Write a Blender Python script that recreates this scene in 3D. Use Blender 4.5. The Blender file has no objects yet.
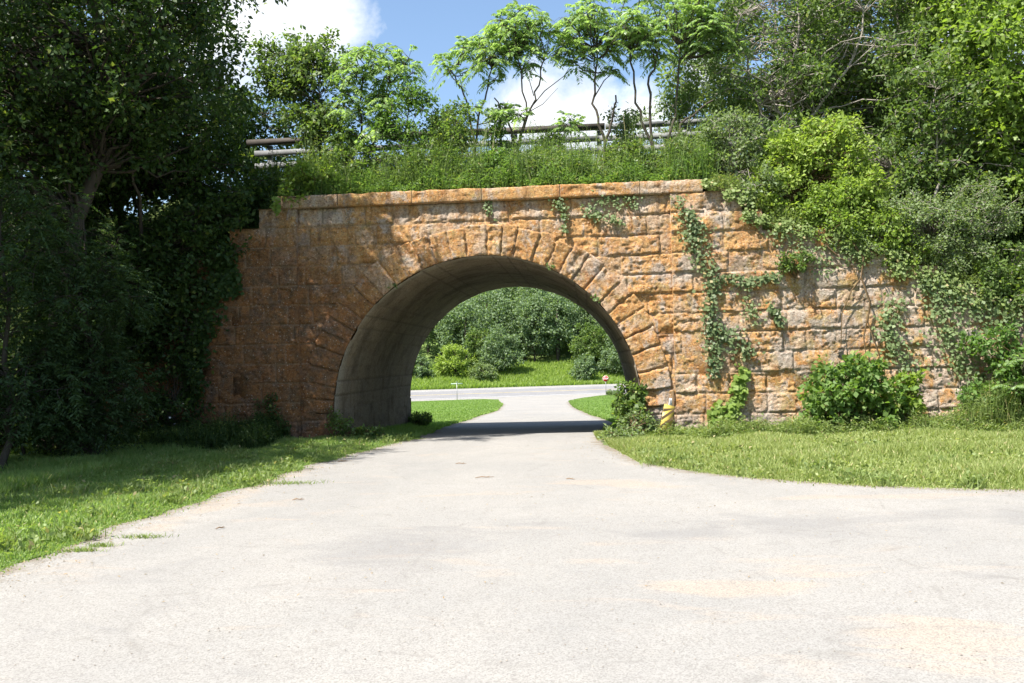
import bpy, math, random
import numpy as np
from mathutils import Vector
R_ = math.radians
random.seed(7)
sc = bpy.context.scene
C = sc.collection

# ------------------------------------------------------------------ noise
def _hash(ix, iy, iz, s):
    h = (ix*374761393 + iy*668265263 + iz*2147483647 + s*974634777) & 0xffffffff
    h = ((h ^ (h >> 13))*1274126177) & 0xffffffff
    h = ((h ^ (h >> 16))*2246822519) & 0xffffffff
    return ((h ^ (h >> 15)) & 0xffffff)/float(0xffffff)
def vnoise(x, y, z=0.0, s=0):
    x, y, z = np.broadcast_arrays(np.asarray(x, float), np.asarray(y, float), np.asarray(z, float))
    ix, iy, iz = (np.floor(a).astype(np.int64) for a in (x, y, z))
    fx, fy, fz = x-ix, y-iy, z-iz
    fx, fy, fz = (a*a*(3-2*a) for a in (fx, fy, fz))
    o = 0
    for dx in (0, 1):
        for dy in (0, 1):
            for dz in (0, 1):
                w = (fx if dx else 1-fx)*(fy if dy else 1-fy)*(fz if dz else 1-fz)
                o = o + w*_hash(ix+dx, iy+dy, iz+dz, s)
    return o*2-1
def fbm(x, y, z=0.0, s=0, o=4):
    t = 0; a = 1.0; f = 1.0
    for k in range(o):
        t = t + a*vnoise(np.asarray(x)*f, np.asarray(y)*f, np.asarray(z)*f, s+k*17); a *= .5; f *= 2.03
    return t
def sstep(x, a, b):
    t = np.clip((np.asarray(x, float)-a)/(b-a), 0, 1); return t*t*(3-2*t)

# ------------------------------------------------------------------ object helpers
def tag(o, label=None, cat=None, group=None, kind=None):
    if label: o['label'] = label
    if cat: o['category'] = cat
    if group: o['group'] = group
    if kind: o['kind'] = kind
    return o
def empty(name, loc, label, cat, group=None):
    o = bpy.data.objects.new(name, None); C.objects.link(o); o.location = loc
    o.empty_display_size = .2
    return tag(o, label, cat, group)
def mk(name, parts, mat, parent=None, smooth=False, attrs=None):
    """parts: list of (verts Nx3, faces MxK); linked as ONE mesh, world coordinates"""
    V = []; F3 = []; F4 = []; n = 0
    for v, f in parts:
        v = np.asarray(v, float).reshape(-1, 3); f = np.asarray(f, np.int64)
        V.append(v)
        if len(f): (F3 if f.shape[1] == 3 else F4).append(f+n)
        n += len(v)
    V = np.concatenate(V)
    if parent is not None: V = V-np.array(parent.matrix_basis.translation if parent.parent is None else (0, 0, 0))
    F4 = np.concatenate(F4) if F4 else np.zeros((0, 4), np.int64)
    F3 = np.concatenate(F3) if F3 else np.zeros((0, 3), np.int64)
    me = bpy.data.meshes.new(name)
    me.vertices.add(len(V)); me.vertices.foreach_set('co', V.astype(np.float32).ravel())
    nl = len(F4)*4+len(F3)*3
    me.loops.add(nl); me.loops.foreach_set('vertex_index', np.concatenate([F4.ravel(), F3.ravel()]).astype(np.int32))
    me.polygons.add(len(F4)+len(F3))
    st = np.concatenate([np.arange(len(F4))*4, len(F4)*4+np.arange(len(F3))*3]).astype(np.int32)
    me.polygons.foreach_set('loop_start', st)
    if smooth: me.polygons.foreach_set('use_smooth', np.ones(len(st), bool))
    if attrs:
        for k, a in attrs.items():
            at = me.attributes.new(k, 'FLOAT', 'POINT'); at.data.foreach_set('value', np.asarray(a, np.float32))
    me.update(calc_edges=True); me.validate()
    me.materials.append(mat)
    o = bpy.data.objects.new(name, me); C.objects.link(o)
    if parent is not None: o.parent = parent
    return o
def grid(nu, nv):
    i = np.arange(nu-1)[:, None]*nv+np.arange(nv-1)[None, :]
    i = i.ravel(); return np.stack([i, i+nv, i+nv+1, i+1], 1)
def box(x0, x1, y0, y1, z0, z1):
    v = np.array([(x, y, z) for x in (x0, x1) for y in (y0, y1) for z in (z0, z1)], float)
    f = np.array([(0, 1, 3, 2), (4, 6, 7, 5), (0, 4, 5, 1), (2, 3, 7, 6), (0, 2, 6, 4), (1, 5, 7, 3)])
    return v, f
def tube(pts, rad, n=6, cap=True):
    pts = np.asarray(pts, float); m = len(pts); rad = np.broadcast_to(np.asarray(rad, float), (m,))
    t = np.gradient(pts, axis=0); t /= np.linalg.norm(t, axis=1)[:, None]+1e-9
    ref = np.array([1., 0, 0]) if abs(t[:, 2]).mean() > .6 else np.array([0, 0, 1.])
    a = np.cross(t, ref); a /= np.linalg.norm(a, axis=1)[:, None]+1e-9; b = np.cross(t, a)
    ang = np.arange(n)*2*np.pi/n
    v = pts[:, None]+rad[:, None, None]*(a[:, None]*np.cos(ang)[None, :, None]+b[:, None]*np.sin(ang)[None, :, None])
    i = np.arange(m-1)[:, None]*n; j = np.arange(n)[None, :]; k = (j+1) % n
    f = np.stack([(i+j), (i+k), (i+n+k), (i+n+j)], -1).reshape(-1, 4)
    return v.reshape(-1, 3), f

# ------------------------------------------------------------------ materials
def M(name):
    m = bpy.data.materials.new(name); m.use_nodes = True
    nt = m.node_tree; nt.nodes.clear()
    return m, nt, nt.nodes, nt.links
class N:
    def __init__(s, nt): s.nt = nt
    def n(s, t, **k):
        o = s.nt.nodes.new(t)
        for a, b in k.items():
            if a.startswith('_'): setattr(o, a[1:], b)
            else: s.set(o.inputs[a.replace('__', ' ')] if not a.startswith('i') or not a[1:].isdigit() else o.inputs[int(a[1:])], b)
        return o
    def set(s, sock, v):
        if hasattr(v, 'links') or isinstance(v, bpy.types.NodeSocket): s.nt.links.new(v, sock)
        elif isinstance(v, (tuple, list)) and len(v) == 3 and sock.type == 'RGBA': sock.default_value = (*v, 1)
        else: sock.default_value = v
    def noise(s, vec, scale, detail=4, rough=.55, dist=0):
        o = s.n('ShaderNodeTexNoise'); s.set(o.inputs['Vector'], vec); o.inputs['Scale'].default_value = scale
        o.inputs['Detail'].default_value = detail; o.inputs['Roughness'].default_value = rough; o.inputs['Distortion'].default_value = dist
        return o.outputs[0]
    def ramp(s, f, a, b, c0=(0, 0, 0), c1=(1, 1, 1)):
        o = s.n('ShaderNodeValToRGB'); s.set(o.inputs[0], f); e = o.color_ramp.elements
        e[0].position = a; e[1].position = b; e[0].color = (*c0, 1); e[1].color = (*c1, 1)
        return o.outputs[0]
    def mix(s, f, a, b, mode='MIX'):
        o = s.n('ShaderNodeMix', _data_type='RGBA', _blend_type=mode)
        s.set(o.inputs[0], f); s.set(o.inputs[6], a); s.set(o.inputs[7], b); return o.outputs[2]
    def math(s, op, a, b=0.0, clamp=False):
        o = s.n('ShaderNodeMath', _operation=op); o.use_clamp = clamp; s.set(o.inputs[0], a); s.set(o.inputs[1], b); return o.outputs[0]
    def geo(s): return s.n('ShaderNodeNewGeometry').outputs['Position']
    def attr(s, nm):
        o = s.n('ShaderNodeAttribute'); o.attribute_name = nm; return o.outputs['Fac']
    def vscale(s, v, xyz):
        o = s.n('ShaderNodeVectorMath', _operation='MULTIPLY'); s.set(o.inputs[0], v); o.inputs[1].default_value = xyz; return o.outputs[0]
    def out(s, col, rough=.9, bump=None, bs=.5, bd=.02, spec=.2, metal=0.0):
        p = s.n('ShaderNodeBsdfPrincipled'); s.set(p.inputs['Base Color'], col); s.set(p.inputs['Roughness'], rough)
        p.inputs['Specular IOR Level'].default_value = spec; p.inputs['Metallic'].default_value = metal
        if bump is not None:
            b = s.n('ShaderNodeBump'); b.inputs['Strength'].default_value = bs; b.inputs['Distance'].default_value = bd
            s.set(b.inputs['Height'], bump); s.set(p.inputs['Normal'], b.outputs[0])
        o = s.n('ShaderNodeOutputMaterial'); s.set(o.inputs[0], p.outputs[0]); return p

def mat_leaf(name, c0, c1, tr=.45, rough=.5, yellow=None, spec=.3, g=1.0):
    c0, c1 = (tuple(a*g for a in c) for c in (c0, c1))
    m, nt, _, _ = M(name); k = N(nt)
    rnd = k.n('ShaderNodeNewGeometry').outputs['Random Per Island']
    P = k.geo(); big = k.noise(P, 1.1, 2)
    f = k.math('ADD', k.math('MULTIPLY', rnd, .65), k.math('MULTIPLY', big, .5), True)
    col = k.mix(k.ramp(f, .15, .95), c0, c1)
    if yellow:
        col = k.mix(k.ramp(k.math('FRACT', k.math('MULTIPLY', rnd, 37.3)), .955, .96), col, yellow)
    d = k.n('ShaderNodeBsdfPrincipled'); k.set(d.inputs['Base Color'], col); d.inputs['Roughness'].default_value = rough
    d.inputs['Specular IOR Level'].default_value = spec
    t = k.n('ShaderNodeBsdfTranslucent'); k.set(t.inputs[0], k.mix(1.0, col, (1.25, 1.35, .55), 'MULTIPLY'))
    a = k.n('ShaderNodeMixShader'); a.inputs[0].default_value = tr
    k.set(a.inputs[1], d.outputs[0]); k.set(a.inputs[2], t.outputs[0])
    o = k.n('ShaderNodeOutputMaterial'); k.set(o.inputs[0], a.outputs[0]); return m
def mat_bark(name, c0, c1):
    m, nt, _, _ = M(name); k = N(nt); P = k.geo()
    n = k.noise(k.vscale(P, (9, 9, 2)), 2, 5); k.out(k.mix(n, c0, c1), .95, n, .8, .03, .1); return m
def mat_plain(name, c, rough=.5, metal=0.0, var=.25, sc_=8):
    m, nt, _, _ = M(name); k = N(nt); P = k.geo(); n = k.noise(P, sc_, 5)
    k.out(k.mix(k.ramp(n, .3, .75), c, tuple(a*(1-var) for a in c)), rough, n, .2, .005, .4, metal); return m

def mat_stone(name, inner=False):
    m, nt, _, _ = M(name); k = N(nt); P = k.geo(); blk = k.attr('blk'); gro = k.attr('gro')
    sep = k.n('ShaderNodeSeparateXYZ'); k.set(sep.inputs[0], P); z = sep.outputs[2]; x = sep.outputs[0]
    nb = k.noise(P, 1.3, 5, .6); nm = k.noise(P, 5, 6, .65); nf = k.noise(P, 34, 4, .7)
    nh = k.noise(P, 13, 5, .75)
    base = k.mix(k.ramp(blk, .05, .95), (.44, .31, .205), (.50, .385, .28))
    base = k.mix(k.ramp(k.math('FRACT', k.math('MULTIPLY', blk, 7.31)), .72, .84), base, (.37, .30, .255))
    base = k.mix(k.math('MULTIPLY', k.ramp(nm, .35, .65), .55), base, (.27, .165, .095))
    if not inner:
        # orange crust lichen, thicker on the upper courses
        bias = k.math('MULTIPLY', k.ramp(k.math('MULTIPLY', z, .8), .1, 1.3), .05)
        f = k.math('ADD', k.math('ADD', k.math('MULTIPLY', nb, .50), k.math('MULTIPLY', nm, .30)), k.math('ADD', k.math('ADD', bias, k.math('MULTIPLY', nh, .20)), k.math('MULTIPLY', k.math('FRACT', k.math('MULTIPLY', blk, 3.7)), .12)))
        lic = k.mix(k.ramp(nh, .38, .62), (.43, .195, .052), (.51, .315, .125))
        base = k.mix(k.math('MULTIPLY', k.ramp(f, .545, .61), .86), base, lic)
        # brick-red older crust
        n2 = k.noise(P, 2.6, 6, .7, .4)
        base = k.mix(k.math('MULTIPLY', k.ramp(n2, .51, .63), .68), base, (.29, .12, .038))
        # olive / yellow lichen, mostly to the right
        n3 = k.math('ADD', k.noise(k.vscale(P, (1.1, 1, 1.0)), 3.1, 6, .75, .2), k.math('MULTIPLY', k.ramp(k.math('MULTIPLY', x, .1), .3, .8), .07))
        base = k.mix(k.math('MULTIPLY', k.ramp(n3, .55, .64), .65), base, (.26, .215, .085))
        # pale grey worn patches
        n4 = k.math('ADD', k.noise(k.vscale(P, (1.2, 1, .85)), 1.9, 7, .72, .3), k.math('MULTIPLY', k.ramp(k.math('MULTIPLY', x, .1), .3, .9), .10))
        base = k.mix(k.math('MULTIPLY', k.ramp(n4, .54, .62), .8), base, (.37, .325, .285))
        pale = k.math('MULTIPLY', k.ramp(k.math('ABSOLUTE', k.math('SUBTRACT', z, 4.78)), .12, .24, (1, 1, 1), (0, 0, 0)), k.ramp(k.noise(k.vscale(P, (1, 1, .6)), 1.1, 4, .6), .46, .56))
        base = k.mix(k.math('MULTIPLY', pale, .8), base, (.47, .40, .34))
        # dark damp stains running down
        n5 = k.noise(k.vscale(P, (2.6, 2, .6)), 1.5, 6, .7)
        base = k.mix(k.math('MULTIPLY', k.ramp(n5, .55, .70), .6), base, (.09, .065, .048))
        # dark tear stains hanging below the cornice and over the arch
        n6 = k.noise(k.vscale(P, (3.4, 2, .35)), 1.3, 6, .68)
        tz = k.ramp(k.math('MULTIPLY', z, .2), .55, .95)
        base = k.mix(k.math('MULTIPLY', k.math('MULTIPLY', k.ramp(n6, .50, .64), tz), .55), base, (.13, .075, .04))
        # grey base courses
        gz = k.math('MULTIPLY', k.ramp(k.math('ADD', z, k.math('MULTIPLY', nb, 1.4)), .9, 1.7, (1, 1, 1), (0, 0, 0)), .75)
        base = k.mix(gz, base, (.31, .265, .235))
        shade_x = k.ramp(k.math('ADD', k.math('MULTIPLY', x, -.25), k.math('MULTIPLY', nb, .9)), .80, 1.3)  # shade of the left wall painted into the stone as dark rust brown
        shade_z = k.ramp(k.math('ADD', k.math('ADD', k.math('MULTIPLY', z, .2), k.math('MULTIPLY', x, .13)), k.math('MULTIPLY', nm, .5)), .42, .72, (1, 1, 1), (0, 0, 0))
        base = k.mix(k.math('MULTIPLY', k.math('MULTIPLY', shade_x, shade_z), .85), base, k.mix(k.ramp(k.noise(P, 4.3, 6, .75), .40, .60), (.25, .105, .038), (.10, .062, .04)))
        # crumbs of white lichen and black pits
        vo = k.n('ShaderNodeTexVoronoi'); k.set(vo.inputs['Vector'], P); vo.inputs['Scale'].default_value = 17
        base = k.mix(k.math('MULTIPLY', k.ramp(k.math('ADD', vo.outputs['Distance'], k.math('MULTIPLY', nf, .2)), .20, .36, (1, 1, 1), (0, 0, 0)), k.math('MULTIPLY', k.ramp(nm, .42, .52), .7)), base, (.56, .50, .42))
        vp = k.n('ShaderNodeTexVoronoi'); k.set(vp.inputs['Vector'], k.vscale(P, (1, 1, 1.5))); vp.inputs['Scale'].default_value = 10
        base = k.mix(k.math('MULTIPLY', k.ramp(k.math('ADD', vp.outputs['Distance'], k.math('MULTIPLY', nh, .5)), .34, .48, (1, 1, 1), (0, 0, 0)), .8), base, (.085, .055, .035))
        base = k.mix(k.math('MULTIPLY', k.ramp(nh, .50, .68), .5), base, (.16, .095, .05))
    else:
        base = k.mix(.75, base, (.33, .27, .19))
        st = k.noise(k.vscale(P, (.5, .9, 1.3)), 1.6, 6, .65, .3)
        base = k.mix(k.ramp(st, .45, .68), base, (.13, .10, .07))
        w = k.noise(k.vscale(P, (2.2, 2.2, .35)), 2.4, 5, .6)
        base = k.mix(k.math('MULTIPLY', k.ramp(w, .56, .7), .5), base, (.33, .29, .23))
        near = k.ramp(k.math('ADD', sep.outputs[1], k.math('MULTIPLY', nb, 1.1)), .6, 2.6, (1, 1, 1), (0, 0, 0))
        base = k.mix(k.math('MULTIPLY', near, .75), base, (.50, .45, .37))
        base = k.mix(k.math('MULTIPLY', k.ramp(k.math('MULTIPLY_ADD', k.math('MULTIPLY', sep.outputs[1], .16), 1.0), .25, .95), .5), base, (.08, .065, .05))  # gloom of the deep vault painted into the stone colour
    base = k.mix(k.math('MULTIPLY', gro, .5), base, (.30, .23, .16) if not inner else (.07, .055, .04))
    ng = k.noise(P, 58, 3, .8); nk = k.noise(P, 21, 5, .8)
    base = k.mix(k.math('MULTIPLY', k.ramp(nk, .47, .58), .62), base, k.mix(1.0, base, (.50, .44, .40), 'MULTIPLY'))
    base = k.mix(k.math('MULTIPLY', k.ramp(ng, .50, .62), .5), base, k.mix(1.0, base, (.50, .46, .42), 'MULTIPLY'))
    base = k.mix(k.math('MULTIPLY', k.ramp(ng, .30, .42, (1, 1, 1), (0, 0, 0)), .3), base, (.60, .50, .38))
    k.out(base, .95, k.math('ADD', nf, k.math('MULTIPLY', nm, 1.5)), .7 if not inner else .35, .03, .12)
    return m

def mat_ground():
    m, nt, _, _ = M('lawn'); k = N(nt); P = k.geo()
    a = k.noise(P, .35, 4); b = k.noise(P, 6, 5, .7); c = k.noise(P, 60, 3, .7)
    col = k.mix(k.ramp(b, .3, .7), (.115, .185, .05), (.165, .235, .07))
    col = k.mix(k.math('MULTIPLY', k.ramp(a, .45, .65), .5), col, (.22, .27, .09))
    col = k.mix(k.math('MULTIPLY', c, .4), col, (.08, .12, .035))
    k.out(col, .95, c, 1, .05, .1); return m
def mat_soil():
    m, nt, _, _ = M('bank_soil'); k = N(nt); P = k.geo(); b = k.noise(P, 5, 6, .7)
    k.out(k.mix(k.ramp(b, .3, .7), (.05, .075, .022), (.12, .15, .05)), .98, b, 1, .1, .05); return m
def mat_road(name, warm=True):
    m, nt, _, _ = M(name); k = N(nt); P = k.geo()
    big = k.noise(k.vscale(P, (.6, .35, 1)), .8, 5, .6, .6); mid = k.noise(P, 3.2, 5, .65); fine = k.noise(P, 120, 3, .8)
    vo = k.n('ShaderNodeTexVoronoi'); k.set(vo.inputs['Vector'], P); vo.inputs['Scale'].default_value = 105
    stone = k.ramp(vo.outputs['Color'], .1, .95)
    if warm:
        sepx = k.n('ShaderNodeSeparateXYZ'); k.set(sepx.inputs[0], P)
        def spot(cx, cy, rx_, ry_):
            u = k.math('MULTIPLY', k.math('SUBTRACT', sepx.outputs[0], cx), 1/rx_); v = k.math('MULTIPLY', k.math('SUBTRACT', sepx.outputs[1], cy), 1/ry_)
            d = k.math('SQRT', k.math('ADD', k.math('MULTIPLY', u, u), k.math('MULTIPLY', v, v)))
            return k.ramp(d, 0, 1.5, (1, 1, 1), (0, 0, 0))
        def many(l):
            r = None
            for q in l: t = spot(*q); r = t if r is None else k.math('MAXIMUM', r, t)
            return r
        col = k.mix(k.ramp(big, .34, .64), (.252, .246, .234), (.296, .284, .264))
        sand = k.noise(k.vscale(P, (.5, 1.3, 1)), 1.3, 6, .66, .5)
        sm = k.math('ADD', sand, k.math('MULTIPLY', many([(3.1, -12.6, .9, .35), (3.7, -11.9, .7, .5), (4.1, -13.7, .7, .8), (2.2, -11.7, .8, .35), (-2.2, -8.5, .35, 4), (2.5, -7.5, 1.0, 1.0), (5.6, -8.6, 3.5, .25)]), .26))
        col = k.mix(k.math('MULTIPLY', k.ramp(sm, .58, .70), .8), col, (.335, .285, .235))
        gr = k.noise(k.vscale(P, (.7, 1.1, 1)), 1.1, 8, .72, .6)
        gm = k.math('ADD', gr, k.math('MULTIPLY', many([(4.2, -10.2, 1.9, .9), (6.5, -10.0, 2.4, .8), (3.0, -10.6, 1.0, .35), (.4, -11.2, .9, 2.0), (7, -12.3, 2.5, 1.0)]), .27))
        col = k.mix(k.math('MULTIPLY', k.ramp(gm, .55, .74), .55), col, (.185, .182, .182))
        ed = k.math('ADD', k.attr('edg'), k.math('MULTIPLY', k.math('SUBTRACT', k.noise(P, 5, 6, .7), .5), .9))
        col = k.mix(k.math('MULTIPLY', k.ramp(ed, .74, 1.0), .85), col, k.mix(k.ramp(k.noise(P, 40, 4, .8), .4, .62), (.23, .175, .115), (.10, .085, .05)))
        # hairline cracks
        vc = k.n('ShaderNodeTexVoronoi', _feature='DISTANCE_TO_EDGE'); k.set(vc.inputs['Vector'], k.mix(.25, P, k.n('ShaderNodeTexNoise').outputs[1])); vc.inputs['Scale'].default_value = .75
        col = k.mix(k.math('MULTIPLY', k.ramp(vc.outputs['Distance'], .002, .012, (1, 1, 1), (0, 0, 0)), k.math('MULTIPLY', k.ramp(mid, .46, .60), .28)), col, (.13, .12, .11))
        sv = (.165, .155, .145)
    else:
        col = k.mix(k.ramp(big, .35, .65), (.19, .188, .195), (.23, .226, .232)); sv = (.13, .13, .13)
    spk = k.ramp(k.math('ADD', k.math('MULTIPLY', fine, .6), k.math('MULTIPLY', stone, .5)), .30, .62, (1, 1, 1), (0, 0, 0))
    col = k.mix(k.math('MULTIPLY', spk, .75), col, sv)
    col = k.mix(k.math('MULTIPLY', k.ramp(mid, .35, .75), .25), col, k.mix(1.0, col, (.75, .73, .70), 'MULTIPLY'))
    k.out(col, .95, k.math('ADD', fine, stone), .5, .008, .15); return m

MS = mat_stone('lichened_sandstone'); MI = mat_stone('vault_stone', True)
MG = mat_ground(); MSOIL = mat_soil(); MR = mat_road('chip_seal'); MH = mat_road('highway_asphalt', False)
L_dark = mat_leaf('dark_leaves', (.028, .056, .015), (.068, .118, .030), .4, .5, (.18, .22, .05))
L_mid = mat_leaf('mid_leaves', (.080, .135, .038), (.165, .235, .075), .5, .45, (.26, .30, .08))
L_lime = mat_leaf('lime_leaves', (.15, .235, .045), (.25, .335, .075), .5)
L_yel = mat_leaf('yellow_green_leaves', (.20, .285, .06), (.31, .39, .095), .5)
L_grey = mat_leaf('grey_green_leaves', (.12, .175, .075), (.22, .28, .125), .45)
L_sum = mat_leaf('sumac_leaves', (.19, .29, .125), (.31, .41, .20), .6, .42, None, .5)
L_ced = mat_leaf('feathery_leaves', (.034, .062, .022), (.075, .125, .045), .4)
L_vine = mat_leaf('vine_leaves', (.075, .15, .035), (.155, .25, .065), .45)
L_grass = mat_leaf('grass_blades', (.155, .25, .065), (.28, .37, .125), .5, .5, (.45, .40, .20))
L_weed = mat_leaf('weed_leaves', (.14, .20, .06), (.25, .31, .11), .45, .5, (.40, .34, .18))
L_ivy = mat_leaf('ivy_leaves', (.07, .115, .045), (.17, .21, .095), .35, .45, (.33, .27, .13))
L_forest = mat_leaf('forest_leaves', (.11, .170, .090), (.205, .275, .145), .45)  # distance haze put into the leaf colour as a lighter, greyer green
L_weed2 = mat_leaf('tall_weed_leaves', (.09, .17, .045), (.20, .30, .085), .5, .5, (.30, .32, .12))
L_dry = mat_leaf('dry_leaves', (.20, .13, .06), (.34, .25, .13), .2)
L_flower = mat_leaf('pale_flowers', (.6, .6, .52), (.75, .75, .70), .2)
B_dark = mat_bark('dark_bark', (.035, .028, .022), (.10, .085, .07))
B_grey = mat_bark('grey_bark', (.16, .14, .12), (.34, .31, .27))
B_stem = mat_bark('brown_stem', (.07, .045, .025), (.16, .11, .06))

# ------------------------------------------------------------------ terrain
ZV = [-1e3, 0, 8.2, 91, 107, 112, 124, 150, 200, 400]
ZZ = [0, 0, -.35, -2.9, -2.02, -2.3, .2, 6.5, 22, 60]
def zv(v): return np.interp(v, ZV, ZZ)
def YfromV(X, v): return v+.3*X*np.clip((v-30)/50, 0, 1)
def zat(X, Y):
    v = Y-.3*X*np.clip((Y-30)/50, 0, 1); return zv(v)
xs = np.concatenate([np.linspace(-420, -60, 13), np.linspace(-50, 50, 81), np.linspace(60, 420, 13)])
vs = np.array([-400, -200, -100, -60, -30, -20, -15, -10, -5, 0, 3, 5.5, 8.2, 12, 18, 24, 30, 40, 50, 60, 70, 80, 91, 95, 101, 107, 109, 112, 118, 124, 131, 140, 150, 170, 200, 260, 400, 700.])
X, V_ = np.meshgrid(xs, vs, indexing='ij')
Z = zv(V_).copy()
Z[(V_ > 92) & (V_ < 106)] -= .08
big = V_ > 110
Z[big] += (vnoise(X[big]*.03, V_[big]*.03)*1.2)*np.clip((V_[big]-110)/30, 0, 1)
g = mk('ground', [(np.stack([X, YfromV(X, V_), Z], -1), grid(len(xs), len(vs)))], MG, smooth=True)
tag(g, 'mown green lawn and meadow around the roads', 'ground', kind='structure')

# drive through the arch: rows of (v, left x, right x)
rowsv = np.unique(np.concatenate([np.arange(-26, 8.2, .22), [0, 8.2], np.arange(8.6, 91, .8), [91.02]]))
LK = [(-26, -2.9), (-12, -2.58), (-11, -2.67), (-9.6, -2.76), (-8.2, -2.62), (-7.1, -2.46), (-5.5, -2.38), (-3.3, -2.24), (-1.7, -1.9), (0, -1.5), (3, -1.75), (8, -2.2), (16, -2.35), (28, -2.6), (45, -4.0), (55, -5.2), (70, -6.7), (80, -9.0), (88, -13), (91.02, -17)]
RK = [(-26, 60), (-10.2, 60), (-9.2, 30), (-8.75, 12), (-8.45, 8), (-8.1, 6.3), (-7.7, 5.3), (-7.0, 4.33), (-6.35, 3.66), (-5.05, 2.91), (-2.3, 2.5), (-1, 2.42), (3.2, 2.5), (6.6, 2.9), (10.3, 2.8), (17, 2.2), (30, 1.3), (50, .6), (62, 1.4), (76, 3.2), (85, 5.5), (91.02, 9)]
lx = np.interp(rowsv, [a for a, b in LK], [b for a, b in LK])+.11*fbm(rowsv*1.7, 0*rowsv, 3.3, 5, 5)
rx = np.interp(rowsv, [a for a, b in RK], [b for a, b in RK])+.07*fbm(rowsv*1.9, 0*rowsv, 8.3, 9, 4)
u = np.array([0, .012, .03, .06, .1, .2, .35, .5, .65, .8, .9, .94, .97, .988, 1.])
RX = lx[:, None]*(1-u)+rx[:, None]*u; RV = np.repeat(rowsv[:, None], 15, 1)
EDG = np.clip(np.minimum((RX-lx[:, None]), (rx[:, None]-RX)), 0, 1)
EDG = np.minimum(EDG, np.where((RX > 2.5) & (RV < -2), np.clip(np.interp(RX, [2.5, 2.9, 3.66, 4.33, 5.3, 6.3, 8, 12, 30], [-2.3, -5.0, -6.3, -7, -7.7, -8.1, -8.45, -8.75, -9.2])-RV, 0, 1)/1.0, 1))
o = mk('road', [(np.stack([RX, YfromV(RX, RV), zv(RV)+.006], -1), grid(len(rowsv), 15)[:, ::-1])], MR, attrs={'edg': 1-EDG.ravel()})
tag(o, 'pale chip-sealed drive running under the arch and widening towards the viewer', 'road', kind='structure')
# side edges are knife thin on the lawn; highway beyond
hx = np.linspace(-150, 150, 61); hv = np.array([90.2, 91.6, 99, 105.6, 107.2])
def strip(x, v, dz, name, mat, label, kindn='road'):
    X, V_ = np.meshgrid(x, v, indexing='ij')
    o = mk(name, [(np.stack([X, YfromV(X, V_), np.interp(V_, [80, 91, 107, 120], [-2.56, -2.9, -2.02, -2.02])+dz], -1), grid(len(x), len(v)))], mat)
    return tag(o, label, kindn, kind='structure')
M_paint = mat_plain('road_paint', (.72, .72, .70), .6); M_paint_y = mat_plain('centre_paint', (.60, .45, .10), .6)
strip(hx, [90.6, 91, 107, 107.3], .012, 'highway_shoulder', MR, 'pale gravel shoulder along the highway')
strip(hx, [93.2, 99, 104.8], .020, 'highway', MH, 'grey paved highway crossing beyond the arch')
strip(hx, [93.6, 93.75], .026, 'edge_line', M_paint, 'white painted edge line on the near side of the highway')
strip(hx, [104.3, 104.45], .026, 'edge_line', M_paint, 'white painted edge line on the far side of the highway')
strip(hx, [98.9, 99.1], .026, 'centre_line', M_paint_y, 'yellow painted centre line of the highway')

# ------------------------------------------------------------------ embankment
XL, XR = -9.4, 11.6
def walltop(x):
    x = np.asarray(x, float)
    return np.where(x < 0, np.interp(x, [-9.4, -8.9, -8.3, -7.6, -6.9, -6.15, -5.45, -4.8, -4.5], [1.95, 2.03, 2.45, 2.86, 3.28, 3.7, 4.1, 4.53, 5.24]),
                    np.interp(x, [4.66, 5.38, 5.8, 7.35, 8.25, 9.25, 10.1, 10.9, 11.6], [5.24, 4.53, 4.1, 3.7, 3.28, 2.86, 2.45, 2.03, 1.9]))
def emb_h(x, y):
    x, y = np.broadcast_arrays(np.asarray(x, float), np.asarray(y, float))
    wt = walltop(np.clip(x, XL, XR))
    yy = np.where(y > 4.1, 8.2-y, y)
    crest = 6.05-.0*x
    up = wt-.10+np.where(wt > 5.1, .28, 1.0)*np.clip(yy-.1, 0, 10)
    h_in = np.minimum(up, crest)
    out = np.where(x < 0, XL-x, x-XR); t = sstep(out, 0, 5)
    h_out = np.minimum(crest, 1.9*(1-t)+ .72*(yy+1.0+6.5*t) )
    wy = sstep(yy, -1.6, .1)
    h_out = h_out*(wy+(1-wy)*sstep(out, .0, 3.2))-.15*(1-wy)*(out < .4)
    h = np.where(out > 0, h_out, h_in)
    return h+.10*fbm(x*.9, y*.9, 0, 3, 3)*(np.abs(x) > 5)
xe = np.unique(np.concatenate([np.linspace(-60, -10, 40), np.linspace(-10, 12, 89), np.linspace(12, 60, 40)]))
ye = np.concatenate([np.linspace(-9, -.5, 18), [-.02, .12], np.linspace(.6, 7.6, 15), [8.08, 8.22], np.linspace(8.7, 17, 18)])
X, Y = np.meshgrid(xe, ye, indexing='ij')
Z = emb_h(X, Y)
f = grid(len(xe), len(ye))
xc = X.ravel()[f].mean(1); yc = Y.ravel()[f].mean(1)
inside = (xc > XL-.15) & (xc < XR+.15) & ((yc < .1) | (yc > 8.1)) & (xc < XR) & (xc > XL)
low = (Z.ravel()[f] < -1.2).all(1)
Zc = np.maximum(Z, zat(X, Y)-.3)
f = f[~inside & ~low]
o = mk('embankment', [(np.stack([X, Y, Zc], -1), f)], MSOIL, smooth=True)
tag(o, 'earth railway embankment heaped behind and beside the stone walls', 'embankment', kind='structure')

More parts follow.
